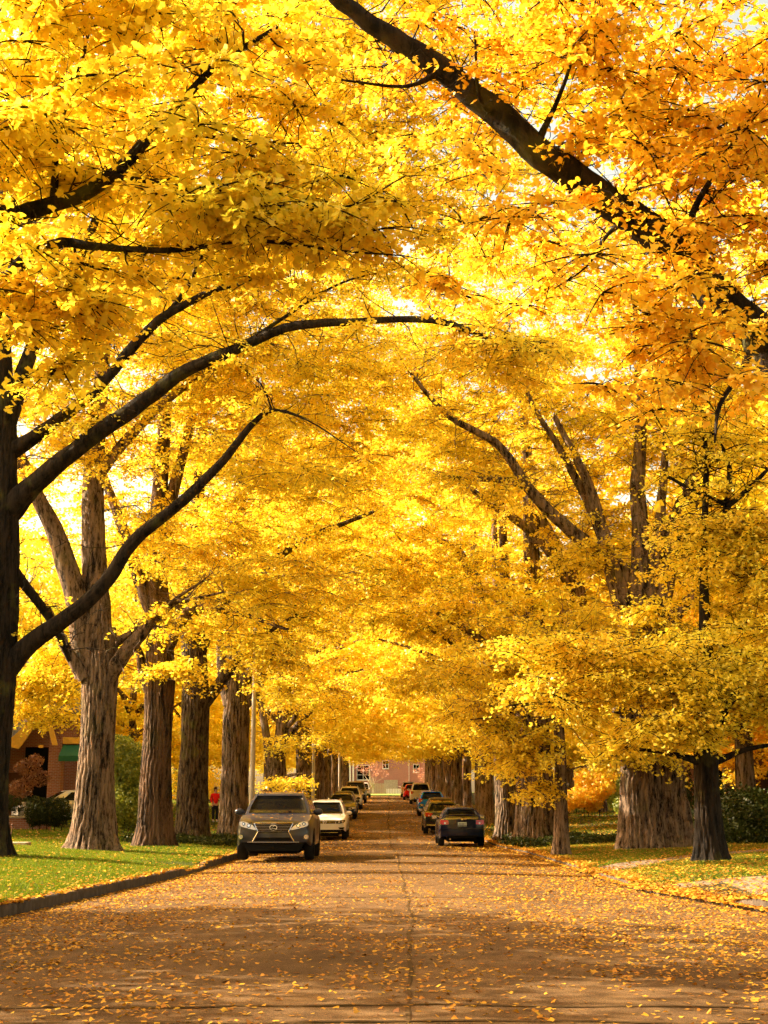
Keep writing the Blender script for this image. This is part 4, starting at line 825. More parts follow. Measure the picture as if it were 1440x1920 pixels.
def car(name, spec, x, y, rz, colour, label, group='cars parked along the kerbs', cat='car'):
    L, W, H = spec['L'], spec['W'], spec['H']; hw = W / 2; z0 = spec.get('z', None)
    zg = float(gz(y)) if z0 is None else z0
    t = thing(name, (x, y, zg + .0), label, cat, group, rz)
    t.rotation_euler.x = 0
    slope = (float(gz(y + 2)) - float(gz(y - 2))) / 4 if z0 is None else 0
    t.rotation_euler = (math.atan(slope) * (1 if abs(rz) < 1 else -1), 0, rz)
    P_ = PT[colour]; M = MAT
    zb, zs, zh0, zh1, zd = spec['sill'], spec['shoulder'], spec['nose'], spec['cowl_z'], spec['deck']
    yc, yrf, yrr, yre = [v - L / 2 for v in spec['cab']]          # cowl, roof front, roof rear, rear glass base
    wr = spec.get('wr', .34); yf, yr_ = -L / 2 + spec['fw'], L / 2 - spec['rw']
    fb = lambda X, Z: -L / 2 - .10 * (1 - (X / hw) ** 2) + spec.get('rake', .25) * max(0, Z - .7)      # front surface
    rb = lambda X, Z: L / 2 + .08 * (1 - (X / hw) ** 2) - spec.get('rrake', .12) * max(0, Z - .75)
    ys = sorted(set([0, .04, .12, .25, .42] + list(np.linspace(.6, L - .6, 26)) + [L - .42, L - .25, L - .12, L - .04, L] + [spec['fw'] + q for q in (-.40, -.36, -.2, 0, .2, .36, .40)] + [L - spec['rw'] + q for q in (-.40, -.36, -.2, 0, .2, .36, .40)]))
    cols, V, Fq = None, [], []
    for yy in ys:
        f = np.interp(yy, [0, .12, .42, 1.0, L - 1.0, L - .42, L - .12, L], [.86, .92, .975, 1, 1, .985, .94, .90]); wv = hw * f
        zt = np.interp(yy, [0, .10, .35, spec['cab'][0], spec['cab'][0] + .3, spec['cab'][3] - .2, spec['cab'][3], L - .12, L], [zh0 - .05, zh0, zh0 + .04, zh1, zs + .01, zs + .01, max(zd, zs), zd - .01, zd - .06])
        zsh = min(zs, zt - .015); arch = zb
        for yw in (spec['fw'], L - spec['rw']):
            q = (wr + .05) ** 2 - (yy - yw) ** 2
            if q > 0: arch = max(arch, wr + math.sqrt(q) * .98)
        lowf = np.interp(yy, [0, .15, .5, L - .5, L - .15, L], [.10, .03, 0, 0, .03, .08]); lo = max(arch, zb + lowf)
        o = [(0, zt), (.5 * wv, zt - .004), (.78 * wv, zt - .015), (.92 * wv, zsh - .01), (.975 * wv, max(zsh - .09, lo + .03)), (1.0 * wv, max(zsh - .24, lo + .02)), (.995 * wv, max(.42, lo + .01)), (.965 * wv, lo)]
        cols = len(o) * 2 - 1
        row = [(-a, yy - L / 2, b) for a, b in o[::-1]] + [(a, yy - L / 2, b) for a, b in o[1:]]
        V += row
    n = len(ys)
    for j in range(n - 1):
        for i in range(cols - 1): Fq.append((j * cols + i, j * cols + i + 1, (j + 1) * cols + i + 1, (j + 1) * cols + i))
    # rounded end caps built as horizontal bands between mirrored outline points
    def cap(j, surf, rev):
        row = V[j * cols:(j + 1) * cols]; h = cols // 2; gridv = []; m = 9
        zlev = [row[h + i] for i in range(h + 1)]
        zz0 = zlev[0][2]
        lv = [(row[h + i][0], row[h + i][2]) for i in range(1, h + 1)]
        for (xe, ze) in lv:
            line = []
            for q in range(m):
                xx = -xe + 2 * xe * q / (m - 1); zc = ze if ze < zz0 - .03 else ze + (zz0 - ze) * (1 - (xx / xe) ** 2)
                e = (q == 0 or q == m - 1)
                line.append(len(V)); V.append((xx, row[0][1] if e else surf(xx, zc), zc))
            gridv.append(line)
        for a, b in zip(gridv, gridv[1:]):
            for q in range(m - 1): Fq.append((a[q], a[q + 1], b[q + 1], b[q]))
        a = gridv[0]; top = [j * cols + h - 1, j * cols + h, j * cols + h + 1]
        for q in range(m - 1):
            k = 0 if q < m // 2 else 1; Fq.append((a[q], a[q + 1], top[k + 1] if q >= m // 2 else top[k], top[k]) if 0 else (a[q], a[q + 1], j * cols + h, j * cols + h)[:4])
    cap(0, fb, False); cap(n - 1, rb, True)
    tri = [f[:3] for f in Fq if f[2] == f[3]]; quad = [f for f in Fq if f[2] != f[3]]
    b = np_mesh('body', np.array(V), [np.array(quad), np.array(tri)], P_, t, smooth=True)
    b.data.set_sharp_from_angle(angle=R(50))
    ub = MB(); ub.box(0, 0, (zb + .12) / 2 + .16, W * .62, L * .93, zb + .10, bev=.03); ub.box(0, -L / 2 + spec['fw'], wr * .9, W * .8, .12, .1); ub.box(0, L / 2 - spec['rw'], wr * .9, W * .8, .12, .1)
    ub.box(0, yf, .62, W * .82, .76, .38); ub.box(0, yr_, .62, W * .82, .76, .38)
    ub.build('underbody', M['black_trim'], t)
    # cabin
    hb, hr = hw * spec.get('hb', .90), hw * spec.get('hr', .66); zr = H - .045; zbelt = zs - .02
    def lerp(a, b_, q): return a + (b_ - a) * q
    def S(face, s, q, e=0.0):
        hx = lerp(hb, hr, q) + .035 * math.sin(q * math.pi); zz = lerp(zbelt, zr, q)
        yfq = lerp(yc, yrf, q) - .03 * math.sin(q * math.pi); yrq = lerp(yre, yrr, q) + .03 * math.sin(q * math.pi)
        if face == 'f': return (s * hx, yfq - .13 * (1 - s * s) - e, zz + e * .6)
        if face == 'r': return (s * hx, yrq + .10 * (1 - s * s) + e, zz + e * .5)
        sg = 1 if face == 'R' else -1; return (sg * (hx + e), lerp(yfq, yrq, s), zz)
    V, Fq = [], []
    def gridf(fn, ns, nq):
        b0 = len(V)
        for j in range(nq + 1):
            for i in range(ns + 1): V.append(fn(i / ns, j / nq))
        for j in range(nq):
            for i in range(ns): Fq.append((b0 + j * (ns + 1) + i, b0 + j * (ns + 1) + i + 1, b0 + (j + 1) * (ns + 1) + i + 1, b0 + (j + 1) * (ns + 1) + i))
    gridf(lambda a, c: S('f', 2 * a - 1, c), 10, 5); gridf(lambda a, c: S('r', 2 * a - 1, c), 10, 5); gridf(lambda a, c: S('R', a, c), 12, 5); gridf(lambda a, c: S('L', a, c), 12, 5)
    def roof(a, c):
        s = 2 * a - 1; y0 = yrf - .13 * (1 - s * s); y1 = yrr + .10 * (1 - s * s)
        return (s * hr, lerp(y0, y1, c), zr + .045 * (1 - s ** 4) * math.sin(math.pi * (.12 + .76 * c)) * 1.0 + (0 if 0 < c < 1 and abs(s) < 1 else -.0) if 0 < c < 1 and abs(s) < 1 else zr)
    gridf(roof, 10, 10)
    c_ = np_mesh('cabin', np.array(V), np.array(Fq), P_, t, smooth=True); c_.data.set_sharp_from_angle(angle=R(35))
    def pane(nm, face, s0, s1, q0, q1, ns=8, nq=4, cut=0.0):
        v, f = [], []
        for lay, e in ((0, .006), (1, -.03)):
            for j in range(nq + 1):
                for i in range(ns + 1):
                    q = lerp(q0, q1, j / nq); s = lerp(s0 + cut * (j / nq) * (1 if s0 < s1 else -1), s1, i / ns); v.append(S(face, s, q, e))
        k = (ns + 1) * (nq + 1)
        for j in range(nq):
            for i in range(ns): q = j * (ns + 1) + i; f.append((q, q + 1, q + ns + 2, q + ns + 1))
        rim = [i for i in range(ns + 1)] + [(j + 1) * (ns + 1) + ns for j in range(nq)] + [nq * (ns + 1) + i for i in range(ns - 1, -1, -1)] + [j * (ns + 1) for j in range(nq - 1, 0, -1)]
        for a, b2 in zip(rim, rim[1:] + rim[:1]): f.append((a, b2, b2 + k, a + k))
        return np_mesh(nm, np.array(v), np.array(f), M['car_glass'], t, smooth=False)
    pane('windshield', 'f', -.90, .90, .10, .90); pane('rear_window', 'r', -.86, .86, spec.get('rg0', .12), .88)
    for fc in 'LR':
        for (s0, s1) in spec['side']: pane('side_window', fc, s0, s1, .14, .86)
    # wheels
    for sx in (-1, 1):
        for yy in (yf, yr_):
            mb = MB(); prof = [(wr - .10, -.11), (wr - .02, -.115), (wr, -.085), (wr + .004, 0), (wr, .085), (wr - .02, .115), (wr - .10, .11)]; nn = 28; rings = []
            for r_, xx in prof: rings.append([mb.bm.verts.new((sx * (hw - .125) + xx, yy + r_ * math.cos(2 * math.pi * i / nn), wr + r_ * math.sin(2 * math.pi * i / nn))) for i in range(nn)])
            for a, b2 in zip(rings, rings[1:]):
                for i in range(nn): mb.bm.faces.new((a[i], a[(i + 1) % nn], b2[(i + 1) % nn], b2[i]))
            wh = mb.build('wheel', M['rubber'], t, True)
            mb = MB(); xo = sx * (hw - .03)
            mb.cyl((xo - sx * .12, yy, wr), (xo - sx * .06, yy, wr), wr - .105, n=24); mb.cyl((xo - sx * .06, yy, wr), (xo, yy, wr), .06, n=12)
            for k in range(5):
                a = 2 * math.pi * k / 5 + .3; mb.box(xo - sx * .035, yy + math.cos(a) * (wr - .11) / 2, wr + math.sin(a) * (wr - .11) / 2, .03, wr - .11, .055, rx=a)
            mb.build('rim', M['rim_metal'], wh)
    # mirrors
    for sx in (-1, 1):
        mb = MB(); mx = sx * (hw + .05); my = yc + .45; mz = zs + .06
        mb.sph((mx, my, mz), .125, .07, .085); mb.box(sx * (hw - .06), my + .02, mz - .05, .16, .05, .03, bev=.01); mr = mb.build('side_mirror', P_, t, True)
        mb = MB(); mb.box(mx, my + .062, mz, .17, .012, .11, bev=.004); mb.build('mirror_glass', M['chrome'], mr)
    for sx in (-1, 1):
        for k, yy in enumerate(spec.get('doors', (yc + 1.05, yc + 2.1))):
            mb = MB(); mb.box(sx * (hw * 1.002), yy, (zb + zs) / 2 + .06, .008, .012, zs - zb - .14); mb.build('door_gap', M['black_trim'], t)
            mb = MB(); mb.box(sx * (hw + .008), yy - .14, zs - .14, .025, .16, .03, bev=.008); mb.build('door_handle', P_, t)
        if spec.get('rails'):
            mb = MB(); xr = sx * (hr - .03); mb.tube([(xr, yrf + .15, zr + .01), (xr, yrf + .28, zr + .065), (xr, (yrf + yrr) / 2, zr + .085), (xr, yrr - .2, zr + .065), (xr, yrr - .05, zr + .01)], .016, 6); mb.build('roof_rail', M['rim_metal'], t)
    if spec.get('antenna'):
        mb = MB(); mb.prism([(-.02, yrr - .35, zr + .03), (-.02, yrr - .12, zr + .03), (-.02, yrr - .12, zr + .10)], (.04, 0, 0)); mb.build('antenna', P_, t)
    # face plates: name, points (x, z), material, proud, mirrored
    def plate(nm, pts, mat, proud, end, par=t, depth=.05):
        surf = fb if end == 'f' else rb; sg = -1 if end == 'f' else 1; q = []
        for (a, b2), (a2, b3) in zip(pts, pts[1:] + pts[:1]):
            k = max(1, int(math.hypot(a2 - a, b3 - b2) / .12))
            for i in range(k): q.append((a + (a2 - a) * i / k, b2 + (b3 - b2) * i / k))
        mb = MB(); outer = [mb.bm.verts.new((a, surf(a, z) + sg * proud, z)) for a, z in q]; inner = [mb.bm.verts.new((a, surf(a, z) - sg * depth, z)) for a, z in q]
        cxm, czm = sum(a for a, z in q) / len(q), sum(z for a, z in q) / len(q); c0 = mb.bm.verts.new((cxm, surf(cxm, czm) + sg * proud, czm))
        for i in range(len(q)):
            j = (i + 1) % len(q); mb.bm.faces.new((outer[i], outer[j], c0)); mb.bm.faces.new((outer[i], outer[j], inner[j], inner[i]))
        return mb.build(nm, mat if not isinstance(mat, str) else M[mat], par)
    def bar(nm, p0, p1, r, mat, end, proud=.012, par=t):
        surf = fb if end == 'f' else rb; sg = -1 if end == 'f' else 1; k = 8
        mb = MB(); mb.tube([(lerp(p0[0], p1[0], i / k), surf(lerp(p0[0], p1[0], i / k), lerp(p0[1], p1[1], i / k)) + sg * proud, lerp(p0[1], p1[1], i / k)) for i in range(k + 1)], r, 6)
        return mb.build(nm, M[mat], par)
    def disc(nm, X, Z, r, mat, end, proud=.012, par=t, rz_=None, n=20):
        return plate(nm, [(X + r * math.cos(2 * math.pi * i / n), Z + (rz_ or r) * math.sin(2 * math.pi * i / n)) for i in range(n)], mat, proud, end, par)
    def mir(fn, pts, *a, **k): return [fn(a[0], pts, *a[1:], **k), fn(a[0], [(-p, q) for p, q in pts][::-1], *a[1:], **k)]
    spec['face'](t, plate, bar, disc, mir, spec, P_)
    return t

def wheel_dummy(): pass
def face_lexus(t, plate, bar, disc, mir, s, P_):
    g_ = plate('grille', [(-.45, .885), (.45, .885), (.36, .68), (-.36, .68)], 'black_trim', .006, 'f')
    for k in range(5): z = .705 + .037 * k; w_ = .36 + (z - .68) * .40; bar('grille_bar', (-w_, z), (w_, z), .006, 'rim_metal', 'f', .016, g_)
    fr = bar('grille_frame', (-.47, .895), (.47, .895), .014, 'chrome', 'f', .02)
    for sx in (-1, 1): bar('grille_frame', (sx * .47, .895), (sx * .37, .69), .013, 'chrome', 'f', .02); bar('grille_frame', (sx * .37, .69), (sx * .50, .46), .011, 'chrome', 'f', .018)
    plate('lower_grille', [(-.40, .555), (.40, .555), (.46, .475), (-.46, .475)], 'black_trim', .006, 'f')
    e = disc('emblem', 0, .79, .085, 'black_trim', 'f', .022, rz_=.058)
    pts = [(.085 * math.cos(a), .79 + .058 * math.sin(a)) for a in np.linspace(0, 2 * math.pi, 21)]
    for a, b in zip(pts, pts[1:]): pass
    mb = MB(); mb.tube([(a, -s['L'] / 2 - .125 + .022, z) for a, z in pts[:-1]], .009, 6, closed=True); mb.tube([(.03, -s['L'] / 2 - .105, .845), (-.045, -s['L'] / 2 - .105, .77), (.055, -s['L'] / 2 - .105, .765)], .009, 6); mb.build('emblem_ring', MAT['badge_silver'], e)
    for sx in (-1, 1):
        pts = [(sx * a, z) for a, z in [(.40, .745), (.44, .73), (.60, .765), (.80, .82), (.835, .86), (.82, .925), (.74, .935), (.62, .90), (.52, .85)]]
        h = plate('headlight', pts, 'lamp_clear', .012, 'f')
        disc('projector', sx * .60, .835, .050, 'lens_dark', 'f', .020, h); disc('projector', sx * .73, .875, .042, 'lens_dark', 'f', .020, h)
        disc('projector', sx * .60, .835, .030, 'chrome', 'f', .024, h); disc('projector', sx * .73, .875, .022, 'chrome', 'f', .024, h)
        f_ = disc('fog_lamp', sx * .79, .57, .058, 'chrome', 'f', .012); disc('lens', sx * .79, .57, .042, 'lamp_clear', 'f', .018, f_)
    bar('bumper_lip', (-.62, .445), (.62, .445), .012, 'rim_metal', 'f', .010)
    plate('lower_bumper', [(-.76, .43), (.76, .43), (.62, .24), (-.62, .24)], 'black_trim', .012, 'f')  # black plate, its colour stands for the shadow below the bumper lip
    for sx in (-1, 1): plate('tail_light', [(sx * .45, .98), (sx * .80, .98), (sx * .82, .82), (sx * .50, .86)], 'lamp_red', .01, 'r')
    mb = MB()
    for sx in (-.25, .35): mb.tube([(sx - .3, -s['L'] / 2 + s['cab'][0] - .10, s['shoulder'] + .02), (sx + .2, -s['L'] / 2 + s['cab'][0] - .13, s['shoulder'] + .035)], .009, 5)
    mb.build('wiper', MAT['black_trim'], t)
def face_front_white(t, plate, bar, disc, mir, s, P_):
    g_ = plate('grille', [(-.46, .80), (.46, .80), (.43, .69), (-.43, .69)], 'black_trim', .006, 'f')
    for z in (.72, .765): bar('grille_bar', (-.45, z), (.45, z), .008, 'chrome', 'f', .014, g_)
    e = disc('emblem', 0, .755, .075, 'black_trim', 'f', .018); y0 = -s['L'] / 2 - .105
    mb = MB(); mb.tube([(.075 * math.cos(a), y0 - .012, .755 + .075 * math.sin(a)) for a in np.linspace(0, 6.283, 19)[:-1]], .008, 5, closed=True)
    mb.tube([(-.035, y0 - .012, .815), (0, y0 - .012, .765), (.035, y0 - .012, .815)], .007, 5); mb.tube([(-.06, y0 - .012, .775), (-.03, y0 - .012, .70), (0, y0 - .012, .75), (.03, y0 - .012, .70), (.06, y0 - .012, .775)], .007, 5); mb.build('emblem_letters', MAT['badge_silver'], e)
    for sx in (-1, 1):
        h = plate('headlight', [(sx * a, z) for a, z in [(.47, .79), (.47, .69), (.62, .685), (.80, .72), (.86, .80), (.84, .84), (.70, .83)]], 'lens_dark', .012, 'f')
        disc('projector', sx * .60, .75, .042, 'lamp_clear', 'f', .018, h); disc('projector', sx * .74, .77, .038, 'lamp_clear', 'f', .018, h)
        plate('fog_lamp', [(sx * a, z) for a, z in [(.56, .53), (.82, .54), (.78, .45), (.62, .46)]], 'black_trim', .01, 'f')
    plate('lower_grille', [(-.50, .44), (.50, .44), (.62, .34), (-.62, .34)], 'black_trim', .008, 'f')
    plate('lower_bumper', [(-.74, .42), (-.52, .42), (-.64, .32), (.64, .32), (.52, .42), (.74, .42), (.70, .25), (-.70, .25)], 'black_trim', .006, 'f')
    bar('bumper_trim', (-.55, .325), (.55, .325), .01, 'chrome', 'f', .014)
    for sx in (-1, 1): plate('tail_light', [(sx * .45, .98), (sx * .80, .98), (sx * .82, .82), (sx * .50, .86)], 'lamp_red', .01, 'r')
def face_generic_front(t, plate, bar, disc, mir, s, P_):
    z = s['nose'] - .14; w_ = s['W'] / 2
    g_ = plate('grille', [(-.42, z + .07), (.42, z + .07), (.36, z - .08), (-.36, z - .08)], 'black_trim', .006, 'f'); bar('grille_bar', (-.40, z + .03), (.40, z + .03), .014, 'chrome', 'f', .014, g_)
    disc('emblem', 0, z + .01, .055, 'chrome', 'f', .022)
    for sx in (-1, 1):
        h = plate('headlight', [(sx * a, b) for a, b in [(.46, z + .05), (.46, z - .04), (.62, z - .06), (w_ * .88, z + .0), (w_ * .90, z + .10), (.66, z + .09)]], 'lamp_clear', .012, 'f'); disc('projector', sx * .62, z + .02, .04, 'lens_dark', 'f', .018, h)
        disc('fog_lamp', sx * .66, z - .30, .045, 'lens_dark', 'f', .01)
        plate('tail_light', [(sx * .5, .95), (sx * w_ * .9, .95), (sx * w_ * .9, .80), (sx * .55, .82)], 'lamp_red', .01, 'r')
    plate('lower_grille', [(-.48, z - .24), (.48, z - .24), (.55, z - .38), (-.55, z - .38)], 'black_trim', .006, 'f')
def rear_common(plate, bar, disc, s, zl, lw, plz, plw=.16, mat='lamp_red', plate_mat='plate_pale'):
    w_ = s['W'] / 2; out = w_ * .915
    for sx in (-1, 1):
        h = plate('tail_light', [(sx * a, b) for a, b in lw(out, zl)], mat, .014, 'r'); disc('reverse_lamp', sx * (out - .16), zl - .03, .032, 'lamp_clear', 'r', .02, h)
        plate('headlight', [(sx * .48, s['nose'] - .08), (sx * w_ * .86, s['nose'] - .05), (sx * w_ * .84, s['nose'] - .18), (sx * .5, s['nose'] - .18)], 'lamp_clear', .012, 'f')
    plate('grille', [(-.42, s['nose'] - .1), (.42, s['nose'] - .1), (.38, s['nose'] - .24), (-.38, s['nose'] - .24)], 'black_trim', .006, 'f')
    p = plate('license_plate', [(-plw, plz + .075), (plw, plz + .075), (plw, plz - .075), (-plw, plz - .075)], plate_mat, .012, 'r')
    plate('plate_band', [(-plw * .95, plz - .035), (plw * .95, plz - .035), (plw * .95, plz - .065), (-plw * .95, plz - .065)], 'plate_ink', .014, 'r', p)
    for k in range(5): x0 = -plw * .72 + k * plw * .32; plate('plate_mark', [(x0, plz + .035), (x0 + .03, plz + .035), (x0 + .03, plz - .015), (x0, plz - .015)], 'plate_ink', .0145, 'r', p, depth=.004)
def face_sedan_rear(t, plate, bar, disc, mir, s, P_):
    rear_common(plate, bar, disc, s, .87, lambda o, z: [(o - .28, z + .075), (o, z + .085), (o + .01, z - .06), (o - .12, z - .09), (o - .30, z - .07)], .80)
    mb = MB(); yb = s['L'] / 2 - .10; mb.tube([(-.66, yb - .02, s['deck'] - .01), (-.60, yb, s['deck'] + .07), (0, yb + .06, s['deck'] + .11), (.60, yb, s['deck'] + .07), (.66, yb - .02, s['deck'] - .01)], [.02, .028, .03, .028, .02], 8); mb.build('spoiler', P_, t)
    disc('emblem', 0, .965, .045, 'chrome', 'r', .014, rz_=.018)
    bar('badge', (-.16, .965), (-.07, .965), .009, 'chrome', 'r', .012)
    bar('bumper_crease', (-.80, .64), (.80, .64), .014, 'paint_navy', 'r', .006)
    plate('bumper_lip', [(-.55, .40), (.55, .40), (.48, .30), (-.48, .30)], 'black_trim', .008, 'r')
    mb = MB(); mb.cyl((.45, s['L'] / 2 - .3, .27), (.45, s['L'] / 2 + .04, .27), .03); mb.build('exhaust_pipe', MAT['chrome'], t)
def face_dark_rear(t, plate, bar, disc, mir, s, P_):
    rear_common(plate, bar, disc, s, .88, lambda o, z: [(o - .34, z + .05), (o - .18, z + .10), (o, z + .10), (o + .01, z - .07), (o - .24, z - .08)], .62)
    bar('trunk_trim', (-.45, .80), (.45, .80), .014, 'chrome', 'r', .012); bar('bumper_trim', (-.78, .42), (.78, .42), .014, 'chrome', 'r', .010); disc('emblem', 0, .92, .05, 'chrome', 'r', .014, rz_=.03)
def face_hatch_rear(t, plate, bar, disc, mir, s, P_):
    rear_common(plate, bar, disc, s, .98, lambda o, z: [(o - .22, z + .08), (o, z + .12), (o + .01, z - .12), (o - .10, z - .14), (o - .24, z - .02)], .82)
    plate('bumper_lip', [(-.62, .50), (.62, .50), (.55, .34), (-.55, .34)], 'black_trim', .008, 'r'); disc('emblem', 0, 1.0, .05, 'chrome', 'r', .014)
    mb = MB(); mb.box(0, -s['L'] / 2 + s['cab'][2] + .12, s['H'] - .055, s['W'] * .58, .26, .03, bev=.01); mb.build('spoiler', P_, t)

SUV = dict(L=4.77, W=1.885, H=1.66, sill=.34, shoulder=1.10, nose=.93, cowl_z=1.11, deck=1.10, cab=(1.15, 1.95, 4.15, 4.70), fw=.92, rw=.98, wr=.37, hb=.86, hr=.635, side=[(.17, .44), (.47, .72), (.75, .90)], rails=True, antenna=True, face=face_lexus, rrake=.1)
CROSS = dict(SUV, L=4.6, W=1.84, H=1.63, shoulder=1.03, nose=.90, cowl_z=1.06, deck=1.05, cab=(1.1, 1.8, 4.05, 4.52), face=face_front_white, wr=.35)
SMALLSUV = dict(CROSS, face=face_generic_front); BIGSUV = dict(SUV, L=4.9, W=1.95, H=1.85, shoulder=1.18, nose=1.08, cowl_z=1.2, deck=1.18, face=face_generic_front, hr=.70)
SEDANF = dict(L=4.65, W=1.8, H=1.46, sill=.28, shoulder=.95, nose=.76, cowl_z=.96, deck=1.02, cab=(1.25, 2.15, 3.35, 4.05), fw=.93, rw=1.02, wr=.325, hb=.86, hr=.60, side=[(.19, .50), (.53, .84)], face=face_generic_front, rrake=.15)
SEDANR = dict(SEDANF, L=4.45, W=1.73, H=1.43, deck=1.03, shoulder=.95, face=face_sedan_rear, rg0=.18); SEDANR2 = dict(SEDANF, L=4.8, W=1.83, H=1.46, deck=1.04, face=face_dark_rear, antenna=True)
HATCH = dict(L=4.4, W=1.78, H=1.52, sill=.30, shoulder=.98, nose=.82, cowl_z=1.0, deck=1.04, cab=(1.15, 1.95, 3.75, 4.32), fw=.90, rw=.90, wr=.33, hb=.86, hr=.62, side=[(.18, .47), (.50, .78)], face=face_hatch_rear, rrake=.12)
SUVR = dict(SUV, L=4.7, W=1.83, H=1.74, face=face_hatch_rear, hr=.68, nose=.98)

PI = math.pi
car('parked_suv', SUV, -2.73, 34.9 + 2.38, 0, 'grey', 'grey SUV with chrome barred grille parked nearest on the left, front to the viewer')
car('parked_crossover', CROSS, -2.58, 60.2 + 2.3, 0, 'white', 'white crossover with black grille parked directly behind the nearest grey SUV')
car('parked_sedan', SEDANF, -2.68, 84 + 2.3, 0, 'blueblack', 'dark blue car parked facing the viewer behind the white crossover')
car('parked_sedan', SEDANF, -2.80, 92 + 2.3, 0, 'charcoal', 'charcoal car with leaf covered roof showing just behind the dark blue car')
car('parked_suv', SMALLSUV, -2.72, 104 + 2.3, 0, 'pearl', 'pale silver SUV parked facing the viewer in the middle of the left line of cars')
car('parked_suv', BIGSUV, -2.74, 124 + 2.4, 0, 'brown', 'tall brown SUV with leaves on its roof behind the pale silver SUV on the left')
car('parked_suv', SMALLSUV, -2.70, 157 + 2.4, 0, 'white', 'small white SUV parked farthest along the left kerb')
car('parked_sedan', SEDANR, 2.75, 52.7 + 2.22, PI, 'navy', 'navy sedan with spoiler and pale plate, nearest of the cars on the right')
car('parked_sedan', SEDANR2, 2.60, 66 + 2.4, PI, 'black', 'black sedan with a chrome bumper line parked in front of the navy sedan')
car('parked_sedan', SEDANR2, 2.85, 74.5 + 2.4, PI, 'brown', 'brown sedan between the black sedan and the bright blue hatchback')
car('parked_hatchback', HATCH, 2.80, 89 + 2.2, PI, 'blue', 'bright blue hatchback parked on the right')
car('parked_suv', SUVR, 2.85, 120 + 2.35, PI, 'pearl', 'silver white SUV parked on the right beyond the blue hatchback')
car('parked_hatchback', dict(HATCH, W=1.7), 2.45, 139 + 2.2, PI, 'red', 'small red car parked on the right beyond the silver white SUV')
car('parked_suv', dict(SUVR, H=1.7), 2.45, 158 + 2.35, PI, 'silver', 'grey silver SUV parked farthest on the right')
sp = dict(SEDANF, z=float(lawn_z(-14.3, 67)) + .0)
car('parked_sedan', sp, -14.0, 63.5, -1.15, 'silver', 'silver sedan standing side on in the driveway by the brick house on the left', group='cars standing in driveways')

# ------------------------------------------------------------------ lamp posts
simple('pale_metal', (.50, .47, .42), .45, .1, .06, 3); simple('grey_metal', (.30, .28, .25), .5, .3)
def lamp(x, y, r, label, h=8.6):
    t = thing('street_lamp', (x, y, float(lawn_z(x, y)) - .05), label, 'street lamp', 'street lamps along the left kerb')
    mb = MB(); mb.cyl((0, 0, 0), (0.03, 0, h), r, r * .55, 20); mb.build('pole', MAT['pale_metal'], t, True)
    mb = MB(); mb.cyl((0, 0, 0), (0, 0, .12), r * 1.9, r * 1.7, 20); mb.cyl((0, 0, .12), (0, 0, .3), r * 1.35, r * 1.1, 20); mb.build('base', MAT['pale_metal'], t, True)
    mb = MB(); mb.tube([(0.03, 0, h - .1), (.3, 0, h + .35), (1.0, 0, h + .6), (1.7, 0, h + .65)], [.06, .05, .045, .04], 10); mb.build('arm', MAT['pale_metal'], t, True)
    mb = MB(); mb.sph((2.0, 0, h + .62), .38, .16, .09); hd = mb.build('lamp_head', MAT['grey_metal'], t, True)
    mb = MB(); mb.sph((2.0, 0, h + .57), .28, .12, .07); mb.build('lens', MAT['lamp_clear'], hd, True)
lamp(-5.02, 53.5, .11, 'pale tapered street lamp post rising just behind the nearest grey SUV')
lamp(-4.3, 84, .11, 'street lamp post farther back, standing beside the dark blue car')
lamp(-4.4, 133, .11, 'far street lamp post beside the tall brown SUV')

# ------------------------------------------------------------------ houses
def brick_mat(name, c1, c2, mortar, sc=1.0):
    m, N, L = new_mat(name); b = N.new('ShaderNodeBsdfPrincipled'); o = N.new('ShaderNodeOutputMaterial'); L.new(b.outputs[0], o.inputs[0]); b.inputs['Roughness'].default_value = .9
    tc = N.new('ShaderNodeTexCoord'); sp_ = N.new('ShaderNodeSeparateXYZ'); L.new(tc.outputs['Object'], sp_.inputs[0]); ad = N.new('ShaderNodeMath'); L.new(sp_.outputs[0], ad.inputs[0]); L.new(sp_.outputs[1], ad.inputs[1])
    cb = N.new('ShaderNodeCombineXYZ'); L.new(ad.outputs[0], cb.inputs[0]); L.new(sp_.outputs[2], cb.inputs[1])
    k = N.new('ShaderNodeTexBrick'); k.inputs['Scale'].default_value = 1.0; k.inputs['Brick Width'].default_value = .22 * sc; k.inputs['Row Height'].default_value = .075 * sc; k.inputs['Mortar Size'].default_value = .008 * sc
    k.inputs['Color1'].default_value = (*c1, 1); k.inputs['Color2'].default_value = (*c2, 1); k.inputs['Mortar'].default_value = (*mortar, 1); L.new(cb.outputs[0], k.inputs[0]); L.new(k.outputs[0], b.inputs['Base Color'])
    bp = N.new('ShaderNodeBump'); bp.inputs['Strength'].default_value = .5; bp.inputs['Distance'].default_value = .01; bp.invert = True; L.new(k.outputs['Fac'], bp.inputs['Height']); L.new(bp.outputs[0], b.inputs['Normal'])
brick_mat('brick', (.30, .10, .06), (.22, .07, .04), (.30, .24, .19)); brick_mat('brick_far_hazed', (.42, .16, .12), (.36, .135, .10), (.40, .26, .2), 1.6)  # far copy is lighter and pinker, sun and haze put into its colour
simple('ochre_trim', (.62, .36, .05), .7); simple('white_paint', (.74, .70, .64), .6); simple('slate', (.16, .15, .15), .7, var=.35, scale=9, bump=.5); simple('green_canvas', (.02, .10, .05), .85); simple('porch_shade_black', (.006, .005, .004), .8, spec=.05); simple('stone', (.42, .34, .24), .9, var=.3, scale=14, bump=.4); simple('door_paint', (.10, .04, .02), .5)
